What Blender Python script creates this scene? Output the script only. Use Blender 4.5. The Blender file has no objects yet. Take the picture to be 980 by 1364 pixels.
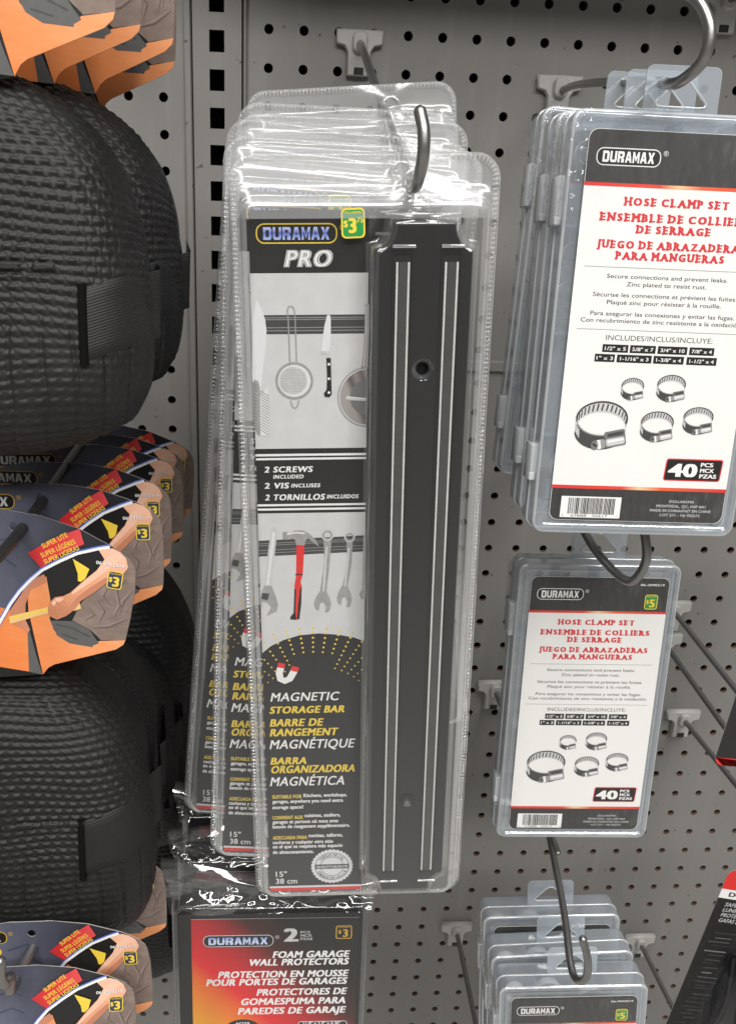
import bpy, math, random
import numpy as np
from mathutils import Matrix, Vector, noise
from mathutils.geometry import tessellate_polygon

random.seed(7)
D = bpy.data
SC = bpy.context.scene
COL = SC.collection
PI = math.pi

# ------------------------------------------------------------------ camera
CAM_X = (0.9972570646, -0.0635395883, 0.0379613984)       # camera right axis in the world
CAM_DN = (0.0114546835, -0.3742122256, -0.9272723443)     # camera down axis
CAM_FW = (0.0731241224, 0.9251637319, -0.3724579598)      # viewing direction
CAM_AT = (-0.001496, -0.725140, -0.084888)
cam_data = D.cameras.new('camera')
cam = D.objects.new('camera', cam_data)
COL.objects.link(cam)
cam.matrix_world = Matrix(((CAM_X[0], -CAM_DN[0], -CAM_FW[0], CAM_AT[0]),
                           (CAM_X[1], -CAM_DN[1], -CAM_FW[1], CAM_AT[1]),
                           (CAM_X[2], -CAM_DN[2], -CAM_FW[2], CAM_AT[2]),
                           (0, 0, 0, 1)))
cam_data.sensor_fit = 'HORIZONTAL'
cam_data.sensor_width = 36.0
cam_data.lens = 1180.09 * 36.0 / 980.0
cam_data.shift_x = 0.05674
cam_data.shift_y = 0.00206
cam_data.clip_start = 0.02
cam_data.clip_end = 50.0
cam_data.dof.use_dof = True
cam_data.dof.focus_distance = 0.48
cam_data.dof.aperture_fstop = 45.0
SC.camera = cam

# ------------------------------------------------------------------ world and lamps
world = D.worlds.new("World")
SC.world = world
world.use_nodes = True
wb = world.node_tree.nodes['Background']
# dim shop surroundings: a pale floor below, a darker aisle and ceiling above
wn = world.node_tree
w_tc = wn.nodes.new('ShaderNodeTexCoord')
w_sp = wn.nodes.new('ShaderNodeSeparateXYZ')
wn.links.new(w_tc.outputs['Generated'], w_sp.inputs[0])
w_rp = wn.nodes.new('ShaderNodeValToRGB')
w_mr = wn.nodes.new('ShaderNodeMapRange')
w_mr.inputs['From Min'].default_value = -1.0
w_mr.inputs['From Max'].default_value = 1.0
wn.links.new(w_sp.outputs['Z'], w_mr.inputs['Value'])
wn.links.new(w_mr.outputs[0], w_rp.inputs[0])
w_rp.color_ramp.elements[0].position = 0.28
w_rp.color_ramp.elements[0].color = (0.54, 0.52, 0.485, 1)
w_rp.color_ramp.elements[1].position = 0.52
w_rp.color_ramp.elements[1].color = (0.11, 0.106, 0.10, 1)
wn.links.new(w_rp.outputs[0], wb.inputs['Color'])
wb.inputs['Strength'].default_value = 1.0

def area_lamp(name, loc, target, sx, sy, power, col=(1.0, 0.982, 0.955)):
    l = D.lights.new(name, 'AREA')
    l.shape = 'RECTANGLE'
    l.size = sx
    l.size_y = sy
    l.energy = power
    l.color = col
    o = D.objects.new(name, l)
    COL.objects.link(o)
    o.location = loc
    o.rotation_euler = (Vector(target) - Vector(loc)).to_track_quat('-Z', 'Y').to_euler()
    return o

# ceiling strip lamps over the shop aisle
area_lamp('ceiling_strip_lamp', (1.15, -1.9, 2.35), (0.15, -0.3, -0.4), 0.40, 2.6, 75)
area_lamp('ceiling_strip_lamp', (-0.95, -2.0, 2.35), (0.0, -0.3, -0.4), 0.40, 2.6, 68)
area_lamp('ceiling_strip_lamp', (0.25, -3.6, 2.20), (0.0, -0.2, -0.5), 2.6, 0.45, 82)

SC.view_settings.view_transform = 'Standard'
SC.view_settings.look = 'None'
SC.view_settings.exposure = 0.02
SC.view_settings.gamma = 1.0
SC.cycles.use_denoising = True
SC.cycles.max_bounces = 14
SC.cycles.transparent_max_bounces = 48
SC.cycles.glossy_bounces = 4
SC.cycles.transmission_bounces = 6
SC.cycles.diffuse_bounces = 4
SC.cycles.caustics_reflective = False
SC.cycles.caustics_refractive = False


# ------------------------------------------------------------------ materials
def lin(r, g, b):
    f = lambda c: (c / 255.0 / 12.92) if c <= 10 else ((c / 255.0 + 0.055) / 1.055) ** 2.4
    return (f(r), f(g), f(b), 1)

MATS = {}

def new_mat(name):
    m = D.materials.new(name)
    m.use_nodes = True
    nt = m.node_tree
    for n in list(nt.nodes):
        nt.nodes.remove(n)
    out = nt.nodes.new('ShaderNodeOutputMaterial')
    MATS[name] = m
    return m, nt, out

def N(nt, t, **kw):
    n = nt.nodes.new(t)
    for k, v in kw.items():
        setattr(n, k, v)
    return n

def ink(name, col, rough=0.4, spec=0.5, metal=0.0, var=0.06, vscale=400.0, bump=0.0, bscale=600.0):
    """print, paper, plastic or paint: a plain colour with a faint mottling"""
    m, nt, out = new_mat(name)
    b = N(nt, 'ShaderNodeBsdfPrincipled')
    b.inputs['Roughness'].default_value = rough
    b.inputs['Metallic'].default_value = metal
    b.inputs['Specular IOR Level'].default_value = spec
    tc = N(nt, 'ShaderNodeTexCoord')
    nz = N(nt, 'ShaderNodeTexNoise')
    nz.inputs['Scale'].default_value = vscale
    nz.inputs['Detail'].default_value = 3
    nt.links.new(tc.outputs['Object'], nz.inputs['Vector'])
    mx = N(nt, 'ShaderNodeMix', data_type='RGBA')
    c = np.array(col[:3])
    mx.inputs[6].default_value = (*np.clip(c * (1 - var), 0, 1), 1)
    mx.inputs[7].default_value = (*np.clip(c * (1 + var), 0, 1), 1)
    nt.links.new(nz.outputs['Fac'], mx.inputs[0])
    nt.links.new(mx.outputs[2], b.inputs['Base Color'])
    if bump > 0:
        n2 = N(nt, 'ShaderNodeTexNoise')
        n2.inputs['Scale'].default_value = bscale
        n2.inputs['Detail'].default_value = 4
        nt.links.new(tc.outputs['Object'], n2.inputs['Vector'])
        bp = N(nt, 'ShaderNodeBump')
        bp.inputs['Strength'].default_value = bump
        bp.inputs['Distance'].default_value = 0.001
        nt.links.new(n2.outputs['Fac'], bp.inputs['Height'])
        nt.links.new(bp.outputs['Normal'], b.inputs['Normal'])
    nt.links.new(b.outputs[0], out.inputs['Surface'])
    return m

def gradient_ink(name, stops, ax, ay, c0, rough=0.4, nscale=0.0, namt=0.0, stretch=(1, 1, 1)):
    """print whose colour runs along a direction of the sheet: t = ax*u + ay*v + c0 (u, v in metres on the sheet)"""
    m, nt, out = new_mat(name)
    b = N(nt, 'ShaderNodeBsdfPrincipled')
    b.inputs['Roughness'].default_value = rough
    uv = N(nt, 'ShaderNodeUVMap')
    sp = N(nt, 'ShaderNodeSeparateXYZ')
    nt.links.new(uv.outputs[0], sp.inputs[0])
    m1 = N(nt, 'ShaderNodeMath', operation='MULTIPLY_ADD')
    m1.inputs[1].default_value = ax
    m1.inputs[2].default_value = c0
    nt.links.new(sp.outputs['X'], m1.inputs[0])
    m2 = N(nt, 'ShaderNodeMath', operation='MULTIPLY_ADD')
    m2.inputs[1].default_value = ay
    nt.links.new(sp.outputs['Y'], m2.inputs[0])
    nt.links.new(m1.outputs[0], m2.inputs[2])
    src = m2.outputs[0]
    if namt:
        mp = N(nt, 'ShaderNodeMapping')
        mp.inputs['Scale'].default_value = stretch
        nt.links.new(uv.outputs[0], mp.inputs['Vector'])
        nz = N(nt, 'ShaderNodeTexNoise')
        nz.inputs['Scale'].default_value = nscale
        nz.inputs['Detail'].default_value = 6
        nz.inputs['Roughness'].default_value = 0.7
        nt.links.new(mp.outputs[0], nz.inputs['Vector'])
        m3 = N(nt, 'ShaderNodeMath', operation='MULTIPLY_ADD')
        m3.inputs[1].default_value = namt
        nt.links.new(nz.outputs['Fac'], m3.inputs[0])
        nt.links.new(src, m3.inputs[2])
        m4 = N(nt, 'ShaderNodeMath', operation='SUBTRACT')
        m4.inputs[1].default_value = namt * 0.5
        nt.links.new(m3.outputs[0], m4.inputs[0])
        src = m4.outputs[0]
    cr = N(nt, 'ShaderNodeValToRGB')
    el = cr.color_ramp.elements
    while len(el) > 1:
        el.remove(el[0])
    el[0].position = stops[0][0]
    el[0].color = stops[0][1]
    for p, c in stops[1:]:
        e = el.new(p)
        e.color = c
    nt.links.new(src, cr.inputs[0])
    nt.links.new(cr.outputs[0], b.inputs['Base Color'])
    nt.links.new(b.outputs[0], out.inputs['Surface'])
    return m

def film(name, tint=(0.97, 0.97, 0.97), haze=0.05, haze_edge=0.2, gloss=0.06, gloss_edge=0.7, rough=0.06,
         bump=0.0, bscale=60.0, hcol=(0.85, 0.87, 0.88), translucent=False, power=3.0):
    """clear or milky plastic sheet: see-through, hazier and shinier at a glancing view"""
    m, nt, out = new_mat(name)
    tr = N(nt, 'ShaderNodeBsdfTransparent')
    tr.inputs[0].default_value = (*tint, 1)
    di = N(nt, 'ShaderNodeBsdfDiffuse')
    di.inputs[0].default_value = (*hcol, 1)
    hz = di.outputs[0]
    if translucent:
        tl = N(nt, 'ShaderNodeBsdfTranslucent')
        tl.inputs[0].default_value = (*hcol, 1)
        mm = N(nt, 'ShaderNodeMixShader')
        mm.inputs[0].default_value = 0.45
        nt.links.new(di.outputs[0], mm.inputs[1])
        nt.links.new(tl.outputs[0], mm.inputs[2])
        hz = mm.outputs[0]
    gl = N(nt, 'ShaderNodeBsdfGlossy')
    gl.inputs['Color'].default_value = (0.95, 0.95, 0.95, 1)
    gl.inputs['Roughness'].default_value = rough
    lw = N(nt, 'ShaderNodeLayerWeight')
    lw.inputs['Blend'].default_value = 0.5
    if bump > 0:
        tc = N(nt, 'ShaderNodeTexCoord')
        nz = N(nt, 'ShaderNodeTexNoise')
        nz.inputs['Scale'].default_value = bscale
        nz.inputs['Detail'].default_value = 2
        nt.links.new(tc.outputs['Object'], nz.inputs['Vector'])
        bp = N(nt, 'ShaderNodeBump')
        bp.inputs['Strength'].default_value = bump
        bp.inputs['Distance'].default_value = 0.002
        nt.links.new(nz.outputs['Fac'], bp.inputs['Height'])
        nt.links.new(bp.outputs['Normal'], gl.inputs['Normal'])
    pw = N(nt, 'ShaderNodeMath', operation='POWER')
    pw.inputs[1].default_value = power
    nt.links.new(lw.outputs['Facing'], pw.inputs[0])
    def ramp(a, b):
        r = N(nt, 'ShaderNodeMath', operation='MULTIPLY_ADD')
        r.use_clamp = True
        r.inputs[1].default_value = b - a
        r.inputs[2].default_value = a
        nt.links.new(pw.outputs[0], r.inputs[0])
        return r.outputs[0]
    m1 = N(nt, 'ShaderNodeMixShader')
    nt.links.new(ramp(haze, haze_edge), m1.inputs[0])
    nt.links.new(tr.outputs[0], m1.inputs[1])
    nt.links.new(hz, m1.inputs[2])
    m2 = N(nt, 'ShaderNodeMixShader')
    nt.links.new(ramp(gloss, gloss_edge), m2.inputs[0])
    nt.links.new(m1.outputs[0], m2.inputs[1])
    nt.links.new(gl.outputs[0], m2.inputs[2])
    nt.links.new(m2.outputs[0], out.inputs['Surface'])
    return m

def seam_film(name, period=0.0021):
    """welded edge of a pouch: small pressed bars along the seam (u = length along the seam in metres)"""
    m, nt, out = new_mat(name)
    uv = N(nt, 'ShaderNodeUVMap')
    sp = N(nt, 'ShaderNodeSeparateXYZ')
    nt.links.new(uv.outputs[0], sp.inputs[0])
    mu = N(nt, 'ShaderNodeMath', operation='MULTIPLY')
    mu.inputs[1].default_value = 2 * PI / period
    nt.links.new(sp.outputs['X'], mu.inputs[0])
    sn = N(nt, 'ShaderNodeMath', operation='SINE')
    nt.links.new(mu.outputs[0], sn.inputs[0])
    cr = N(nt, 'ShaderNodeMapRange')
    cr.inputs['From Min'].default_value = -0.2
    cr.inputs['From Max'].default_value = 0.6
    nt.links.new(sn.outputs[0], cr.inputs['Value'])
    tr = N(nt, 'ShaderNodeBsdfTransparent')
    tr.inputs[0].default_value = (0.9, 0.9, 0.9, 1)
    di = N(nt, 'ShaderNodeBsdfDiffuse')
    di.inputs[0].default_value = (0.8, 0.8, 0.8, 1)
    gl = N(nt, 'ShaderNodeBsdfGlossy')
    gl.inputs['Roughness'].default_value = 0.12
    bp = N(nt, 'ShaderNodeBump')
    bp.inputs['Strength'].default_value = 0.8
    bp.inputs['Distance'].default_value = 0.0006
    nt.links.new(sn.outputs[0], bp.inputs['Height'])
    nt.links.new(bp.outputs['Normal'], gl.inputs['Normal'])
    fac = N(nt, 'ShaderNodeMath', operation='MULTIPLY_ADD')
    fac.inputs[1].default_value = 0.22
    fac.inputs[2].default_value = 0.05
    nt.links.new(cr.outputs[0], fac.inputs[0])
    m1 = N(nt, 'ShaderNodeMixShader')
    nt.links.new(fac.outputs[0], m1.inputs[0])
    nt.links.new(tr.outputs[0], m1.inputs[1])
    nt.links.new(di.outputs[0], m1.inputs[2])
    m2 = N(nt, 'ShaderNodeMixShader')
    m2.inputs[0].default_value = 0.11
    nt.links.new(m1.outputs[0], m2.inputs[1])
    nt.links.new(gl.outputs[0], m2.inputs[2])
    nt.links.new(m2.outputs[0], out.inputs['Surface'])
    return m

def weave_foam(name):
    """black foam pressed with a basket weave"""
    m, nt, out = new_mat(name)
    b = N(nt, 'ShaderNodeBsdfPrincipled')
    b.inputs['Roughness'].default_value = 0.52
    b.inputs['Specular IOR Level'].default_value = 0.36
    tc = N(nt, 'ShaderNodeTexCoord')
    nz = N(nt, 'ShaderNodeTexNoise')
    nz.inputs['Scale'].default_value = 60
    nz.inputs['Detail'].default_value = 5
    nt.links.new(tc.outputs['Object'], nz.inputs['Vector'])
    fine = N(nt, 'ShaderNodeTexNoise')
    fine.inputs['Scale'].default_value = 2500
    nt.links.new(tc.outputs['Object'], fine.inputs['Vector'])
    bp = N(nt, 'ShaderNodeBump')
    bp.inputs['Strength'].default_value = 0.25
    bp.inputs['Distance'].default_value = 0.0003
    nt.links.new(fine.outputs['Fac'], bp.inputs['Height'])
    nt.links.new(bp.outputs['Normal'], b.inputs['Normal'])
    mx = N(nt, 'ShaderNodeMix', data_type='RGBA')
    mx.inputs[6].default_value = (0.006, 0.006, 0.006, 1)
    mx.inputs[7].default_value = (0.016, 0.016, 0.016, 1)
    nt.links.new(nz.outputs['Fac'], mx.inputs[0])
    nt.links.new(mx.outputs[2], b.inputs['Base Color'])
    nt.links.new(b.outputs[0], out.inputs['Surface'])
    return m

def ribbed(name, col, period, axis='Y', strength=0.7):
    """woven elastic: fine ribs along the band"""
    m, nt, out = new_mat(name)
    b = N(nt, 'ShaderNodeBsdfPrincipled')
    b.inputs['Base Color'].default_value = col
    b.inputs['Roughness'].default_value = 0.6
    uv = N(nt, 'ShaderNodeUVMap')
    sp = N(nt, 'ShaderNodeSeparateXYZ')
    nt.links.new(uv.outputs[0], sp.inputs[0])
    mu = N(nt, 'ShaderNodeMath', operation='MULTIPLY')
    mu.inputs[1].default_value = 2 * PI / period
    nt.links.new(sp.outputs[axis], mu.inputs[0])
    sn = N(nt, 'ShaderNodeMath', operation='SINE')
    nt.links.new(mu.outputs[0], sn.inputs[0])
    bp = N(nt, 'ShaderNodeBump')
    bp.inputs['Strength'].default_value = strength
    bp.inputs['Distance'].default_value = 0.0006
    nt.links.new(sn.outputs[0], bp.inputs['Height'])
    nt.links.new(bp.outputs['Normal'], b.inputs['Normal'])
    nt.links.new(b.outputs[0], out.inputs['Surface'])
    return m

# paints, plastics, metals
def paint(name, col, rough):
    """old shop paint: slow tone changes, faint rubbed streaks, a few dark chips"""
    m, nt, out = new_mat(name)
    b = N(nt, 'ShaderNodeBsdfPrincipled')
    tc = N(nt, 'ShaderNodeTexCoord')
    def nz(scale, detail, st=(1, 1, 1)):
        mp = N(nt, 'ShaderNodeMapping')
        mp.inputs['Scale'].default_value = st
        nt.links.new(tc.outputs['Object'], mp.inputs['Vector'])
        n = N(nt, 'ShaderNodeTexNoise')
        n.inputs['Scale'].default_value = scale
        n.inputs['Detail'].default_value = detail
        nt.links.new(mp.outputs[0], n.inputs['Vector'])
        return n.outputs['Fac']
    def rng(src, a, b_, c, d):
        r = N(nt, 'ShaderNodeMapRange')
        for k, v in (('From Min', a), ('From Max', b_), ('To Min', c), ('To Max', d)):
            r.inputs[k].default_value = v
        nt.links.new(src, r.inputs['Value'])
        return r.outputs[0]
    def mul(a, b_):
        n = N(nt, 'ShaderNodeMath', operation='MULTIPLY')
        nt.links.new(a, n.inputs[0])
        nt.links.new(b_, n.inputs[1])
        return n.outputs[0]
    f = mul(rng(nz(6, 3), 0.3, 0.7, 0.93, 1.07), rng(nz(26, 4, (2.5, 1, 0.35)), 0.55, 0.75, 1.0, 1.12))
    f = mul(f, rng(nz(150, 1), 0.735, 0.76, 1.0, 0.42))
    vm = N(nt, 'ShaderNodeVectorMath', operation='SCALE')
    vm.inputs[0].default_value = col
    nt.links.new(f, vm.inputs['Scale'])
    nt.links.new(vm.outputs[0], b.inputs['Base Color'])
    nt.links.new(rng(nz(18, 4), 0.3, 0.7, rough - 0.07, rough + 0.1), b.inputs['Roughness'])
    bp = N(nt, 'ShaderNodeBump')
    bp.inputs['Strength'].default_value = 0.06
    bp.inputs['Distance'].default_value = 0.001
    nt.links.new(nz(260, 3), bp.inputs['Height'])
    nt.links.new(bp.outputs['Normal'], b.inputs['Normal'])
    nt.links.new(b.outputs[0], out.inputs['Surface'])

paint('board_paint', (0.212, 0.205, 0.194), 0.42)
paint('upright_paint', (0.205, 0.198, 0.187), 0.40)
ink('hole_edge', (0.13, 0.075, 0.045, 1), rough=0.8, var=0.3, vscale=200)
ink('void_black', (0.004, 0.004, 0.004, 1), rough=0.9, spec=0.1)
ink('hook_steel', (0.27, 0.265, 0.26, 1), rough=0.32, metal=0.85, var=0.15, vscale=120, bump=0.08, bscale=300)
ink('hook_shaded', (0.03, 0.03, 0.03, 1), rough=0.4, metal=0.3, var=0.15, vscale=120)  # hook steel darkened in colour for the shade among the knee pads
ink('bracket_plastic', (0.44, 0.43, 0.41, 1), rough=0.4, var=0.05)
ink('bar_plastic', (0.013, 0.013, 0.0135, 1), rough=0.38, var=0.2, vscale=300, bump=0.05, bscale=900)
ink('bar_recess', (0.006, 0.006, 0.006, 1), rough=0.5)
ink('bar_steel', (0.74, 0.73, 0.71, 1), rough=0.4, metal=0.1, var=0.15, vscale=300)
ink('magnet_strip', (0.060, 0.058, 0.056, 1), rough=0.45, var=0.25, vscale=120)
ink('slot_shade_black', (0.004, 0.004, 0.004, 1), rough=0.9, spec=0.1)  # painted shade: black for the recess where the strap leaves its slot
ribbed('elastic', (0.006, 0.006, 0.006, 1), 0.0015, strength=0.2)
weave_foam('weave_foam')
ink('black_foam', (0.012, 0.012, 0.012, 1), rough=0.85, bump=0.3, bscale=900)
ink('dark_lens', (0.006, 0.006, 0.007, 1), rough=0.12, spec=0.6)
# paper and print
ink('paper_white', (0.80, 0.79, 0.77, 1), rough=0.38, var=0.015)
ink('card_back', (0.42, 0.40, 0.37, 1), rough=0.7)
ink('ink_white', (0.82, 0.81, 0.80, 1), rough=0.4, var=0.02)
ink('ink_silver', (0.56, 0.56, 0.56, 1), rough=0.35, var=0.2, vscale=250)
ink('ink_grey', (0.30, 0.30, 0.30, 1), rough=0.4)
ink('ink_midgrey', (0.17, 0.17, 0.17, 1), rough=0.4)
ink('ink_dark', (0.055, 0.055, 0.056, 1), rough=0.4, var=0.15)
ink('ink_black', (0.012, 0.012, 0.012, 1), rough=0.36, var=0.2)
ink('ink_red', (0.62, 0.035, 0.045, 1), rough=0.4, var=0.05)
ink('ink_bright_red', (0.72, 0.03, 0.025, 1), rough=0.4, var=0.05)
ink('ink_yellow', (0.80, 0.58, 0.06, 1), rough=0.4, var=0.05)
ink('ink_gold', (0.62, 0.38, 0.05, 1), rough=0.4, var=0.1)
ink('ink_green', (0.02, 0.27, 0.06, 1), rough=0.35, var=0.05)
ink('ink_navy', (0.035, 0.045, 0.085, 1), rough=0.4)
ink('ink_blue', (0.10, 0.16, 0.52, 1), rough=0.4)
ink('ink_skin_dark', (0.52, 0.21, 0.12, 1), rough=0.4, var=0.12, vscale=120)
ink('ink_skin_light', (0.84, 0.50, 0.36, 1), rough=0.4, var=0.08, vscale=200)
ink('ink_wood', (0.76, 0.50, 0.20, 1), rough=0.4, var=0.12, vscale=150)
ink('ink_fold', (0.12, 0.088, 0.074, 1), rough=0.4)
ink('ink_fold_light', (0.25, 0.19, 0.165, 1), rough=0.4, var=0.2, vscale=300)
ink('ink_pad', (0.10, 0.10, 0.098, 1), rough=0.4, var=0.2, vscale=300)
ink('ink_steel', (0.33, 0.325, 0.32, 1), rough=0.35, var=0.25, vscale=260)
ink('ink_wall', (0.60, 0.60, 0.60, 1), rough=0.4, var=0.10, vscale=110)
ink('ink_blade', (0.72, 0.72, 0.73, 1), rough=0.35, var=0.06)
gradient_ink('orange_cloth', [(0.0, (0.58, 0.16, 0.045, 1)), (0.55, (0.74, 0.21, 0.055, 1)), (1.0, (0.80, 0.33, 0.14, 1))], 6, 6, 0.9,
             nscale=60, namt=0.5, stretch=(1, 3, 1))
gradient_ink('ink_skin', [(0.0, (0.50, 0.20, 0.10, 1)), (0.4, (0.70, 0.31, 0.17, 1)), (0.75, (0.80, 0.42, 0.27, 1)), (1.0, (0.86, 0.54, 0.40, 1))], 0, 22, 0.95, nscale=55, namt=0.55, stretch=(1, 1.8, 1))
gradient_ink('ink_pan', [(0.0, (0.34, 0.31, 0.30, 1)), (0.25, (0.11, 0.095, 0.09, 1)), (0.5, (0.30, 0.26, 0.25, 1)), (0.75, (0.16, 0.13, 0.125, 1)), (1.0, (0.40, 0.37, 0.36, 1))], 75, 28, -1.0, nscale=90, namt=0.25)
gradient_ink('brown_cloth', [(0.0, (0.10, 0.075, 0.062, 1)), (0.5, (0.21, 0.155, 0.13, 1)), (1.0, (0.34, 0.26, 0.225, 1))], 0, 0, 0.5,
             nscale=70, namt=1.1, stretch=(1.2, 2.2, 1))
gradient_ink('navy_sky', [(0.0, (0.16, 0.165, 0.22, 1)), (0.45, (0.075, 0.080, 0.115, 1)), (0.8, (0.026, 0.027, 0.036, 1)), (1.0, (0.016, 0.016, 0.02, 1))], 12, 3, 0.45,
             nscale=45, namt=0.4)
gradient_ink('banner_red', [(0.0, (0.40, 0.015, 0.02, 1)), (0.5, (0.62, 0.03, 0.035, 1)), (1.0, (0.70, 0.10, 0.10, 1))], 20, 0, 0.1,
             nscale=60, namt=0.2)
gradient_ink('dark_brushed', [(0.0, (0.012, 0.012, 0.012, 1)), (0.5, (0.045, 0.044, 0.043, 1)), (1.0, (0.17, 0.165, 0.16, 1))], 1.5, 0, 0.36,
             nscale=60, namt=0.9, stretch=(5, 1.2, 1))
gradient_ink('red_stripe', [(0.0, (0.68, 0.03, 0.03, 1)), (0.40, (0.72, 0.06, 0.03, 1)), (0.5, (0.85, 0.55, 0.30, 1)), (0.62, (0.76, 0.12, 0.04, 1)), (1.0, (0.68, 0.03, 0.03, 1))], 10.5, 0, 0.0)
gradient_ink('card_black', [(0.0, (0.008, 0.008, 0.008, 1)), (0.5, (0.018, 0.017, 0.017, 1)), (1.0, (0.07, 0.066, 0.062, 1))], 0, 0, 0.42,
             nscale=55, namt=0.8, stretch=(2.5, 1, 1))
gradient_ink('logo_blue', [(0.0, (0.62, 0.70, 0.86, 1)), (0.35, (0.30, 0.38, 0.75, 1)), (0.55, (0.10, 0.14, 0.50, 1)), (0.75, (0.40, 0.46, 0.80, 1)), (1.0, (0.75, 0.78, 0.9, 1))], 0, 120, 4.55)
gradient_ink('foam_print', [(0.0, (0.90, 0.42, 0.02, 1)), (0.20, (0.85, 0.22, 0.02, 1)), (0.38, (0.72, 0.018, 0.022, 1)), (0.56, (0.46, 0.014, 0.018, 1)), (0.80, (0.05, 0.012, 0.010, 1)), (1.0, (0.012, 0.010, 0.009, 1))],
             7.6, 7.0, 0.56, nscale=14, namt=0.10)
gradient_ink('logo_blue_small', [(0.0, (0.55, 0.65, 0.86, 1)), (0.5, (0.10, 0.14, 0.55, 1)), (1.0, (0.6, 0.68, 0.88, 1))], 0, 160, 2.6)
# clear plastics
film('pouch_film', tint=(0.985, 0.985, 0.985), haze=0.012, haze_edge=0.2, gloss=0.035, gloss_edge=0.7, rough=0.07, bump=0.25, bscale=35)
film('flap_film', haze=0.20, haze_edge=0.4, gloss=0.10, gloss_edge=0.6, rough=0.17, bump=0.10, bscale=40)
film('tray_film', tint=(0.985, 0.985, 0.985), haze=0.006, haze_edge=0.6, gloss=0.022, gloss_edge=0.8, rough=0.08, bump=0.10, bscale=30, power=2.0)
film('bar_film', tint=(0.93, 0.93, 0.93), haze=0.008, haze_edge=0.4, gloss=0.035, gloss_edge=0.7, rough=0.10, bump=0.25, bscale=18, power=2.0)
film('edge_film', tint=(0.96, 0.96, 0.96), haze=0.16, haze_edge=0.55, gloss=0.22, gloss_edge=0.8, rough=0.16, bump=0.15, bscale=40, power=1.5)  # pale haze stands in for light caught along bends and rims
film('side_film', tint=(0.97, 0.97, 0.97), haze=0.03, haze_edge=0.16, gloss=0.07, gloss_edge=0.65, rough=0.14, bump=0.15, bscale=30, power=2.0)
film('lid_film', tint=(1.0, 1.0, 1.0), haze=0.004, haze_edge=0.3, gloss=0.02, gloss_edge=0.7, rough=0.10, bump=0.15, bscale=25)
seam_film('seam_film')
film('milky_plastic', tint=(0.94, 0.965, 0.99), haze=0.27, haze_edge=0.7, gloss=0.08, gloss_edge=0.7, rough=0.09,
     hcol=(0.86, 0.93, 1.0), translucent=True, power=1.6, bump=0.08, bscale=40)
film('milky_rim', tint=(0.95, 0.96, 0.97), haze=0.78, haze_edge=0.95, gloss=0.14, gloss_edge=0.6, rough=0.12,
     hcol=(0.95, 0.98, 1.0), translucent=True, power=1.6)
film('inner_divider', tint=(0.86, 0.89, 0.94), haze=0.25, haze_edge=0.6, gloss=0.03, gloss_edge=0.3, rough=0.3,
     hcol=(0.62, 0.68, 0.78), translucent=True, power=1.6)
film('bag_film', tint=(0.98, 0.98, 0.98), haze=0.006, haze_edge=0.2, gloss=0.035, gloss_edge=0.8, rough=0.05, bump=0.35, bscale=60)

film('bag_top_film', tint=(0.97, 0.97, 0.97), haze=0.035, haze_edge=0.3, gloss=0.10, gloss_edge=0.8, rough=0.06, bump=0.35, bscale=60)

# ------------------------------------------------------------------ mesh building
EPS = 0.00006

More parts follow.
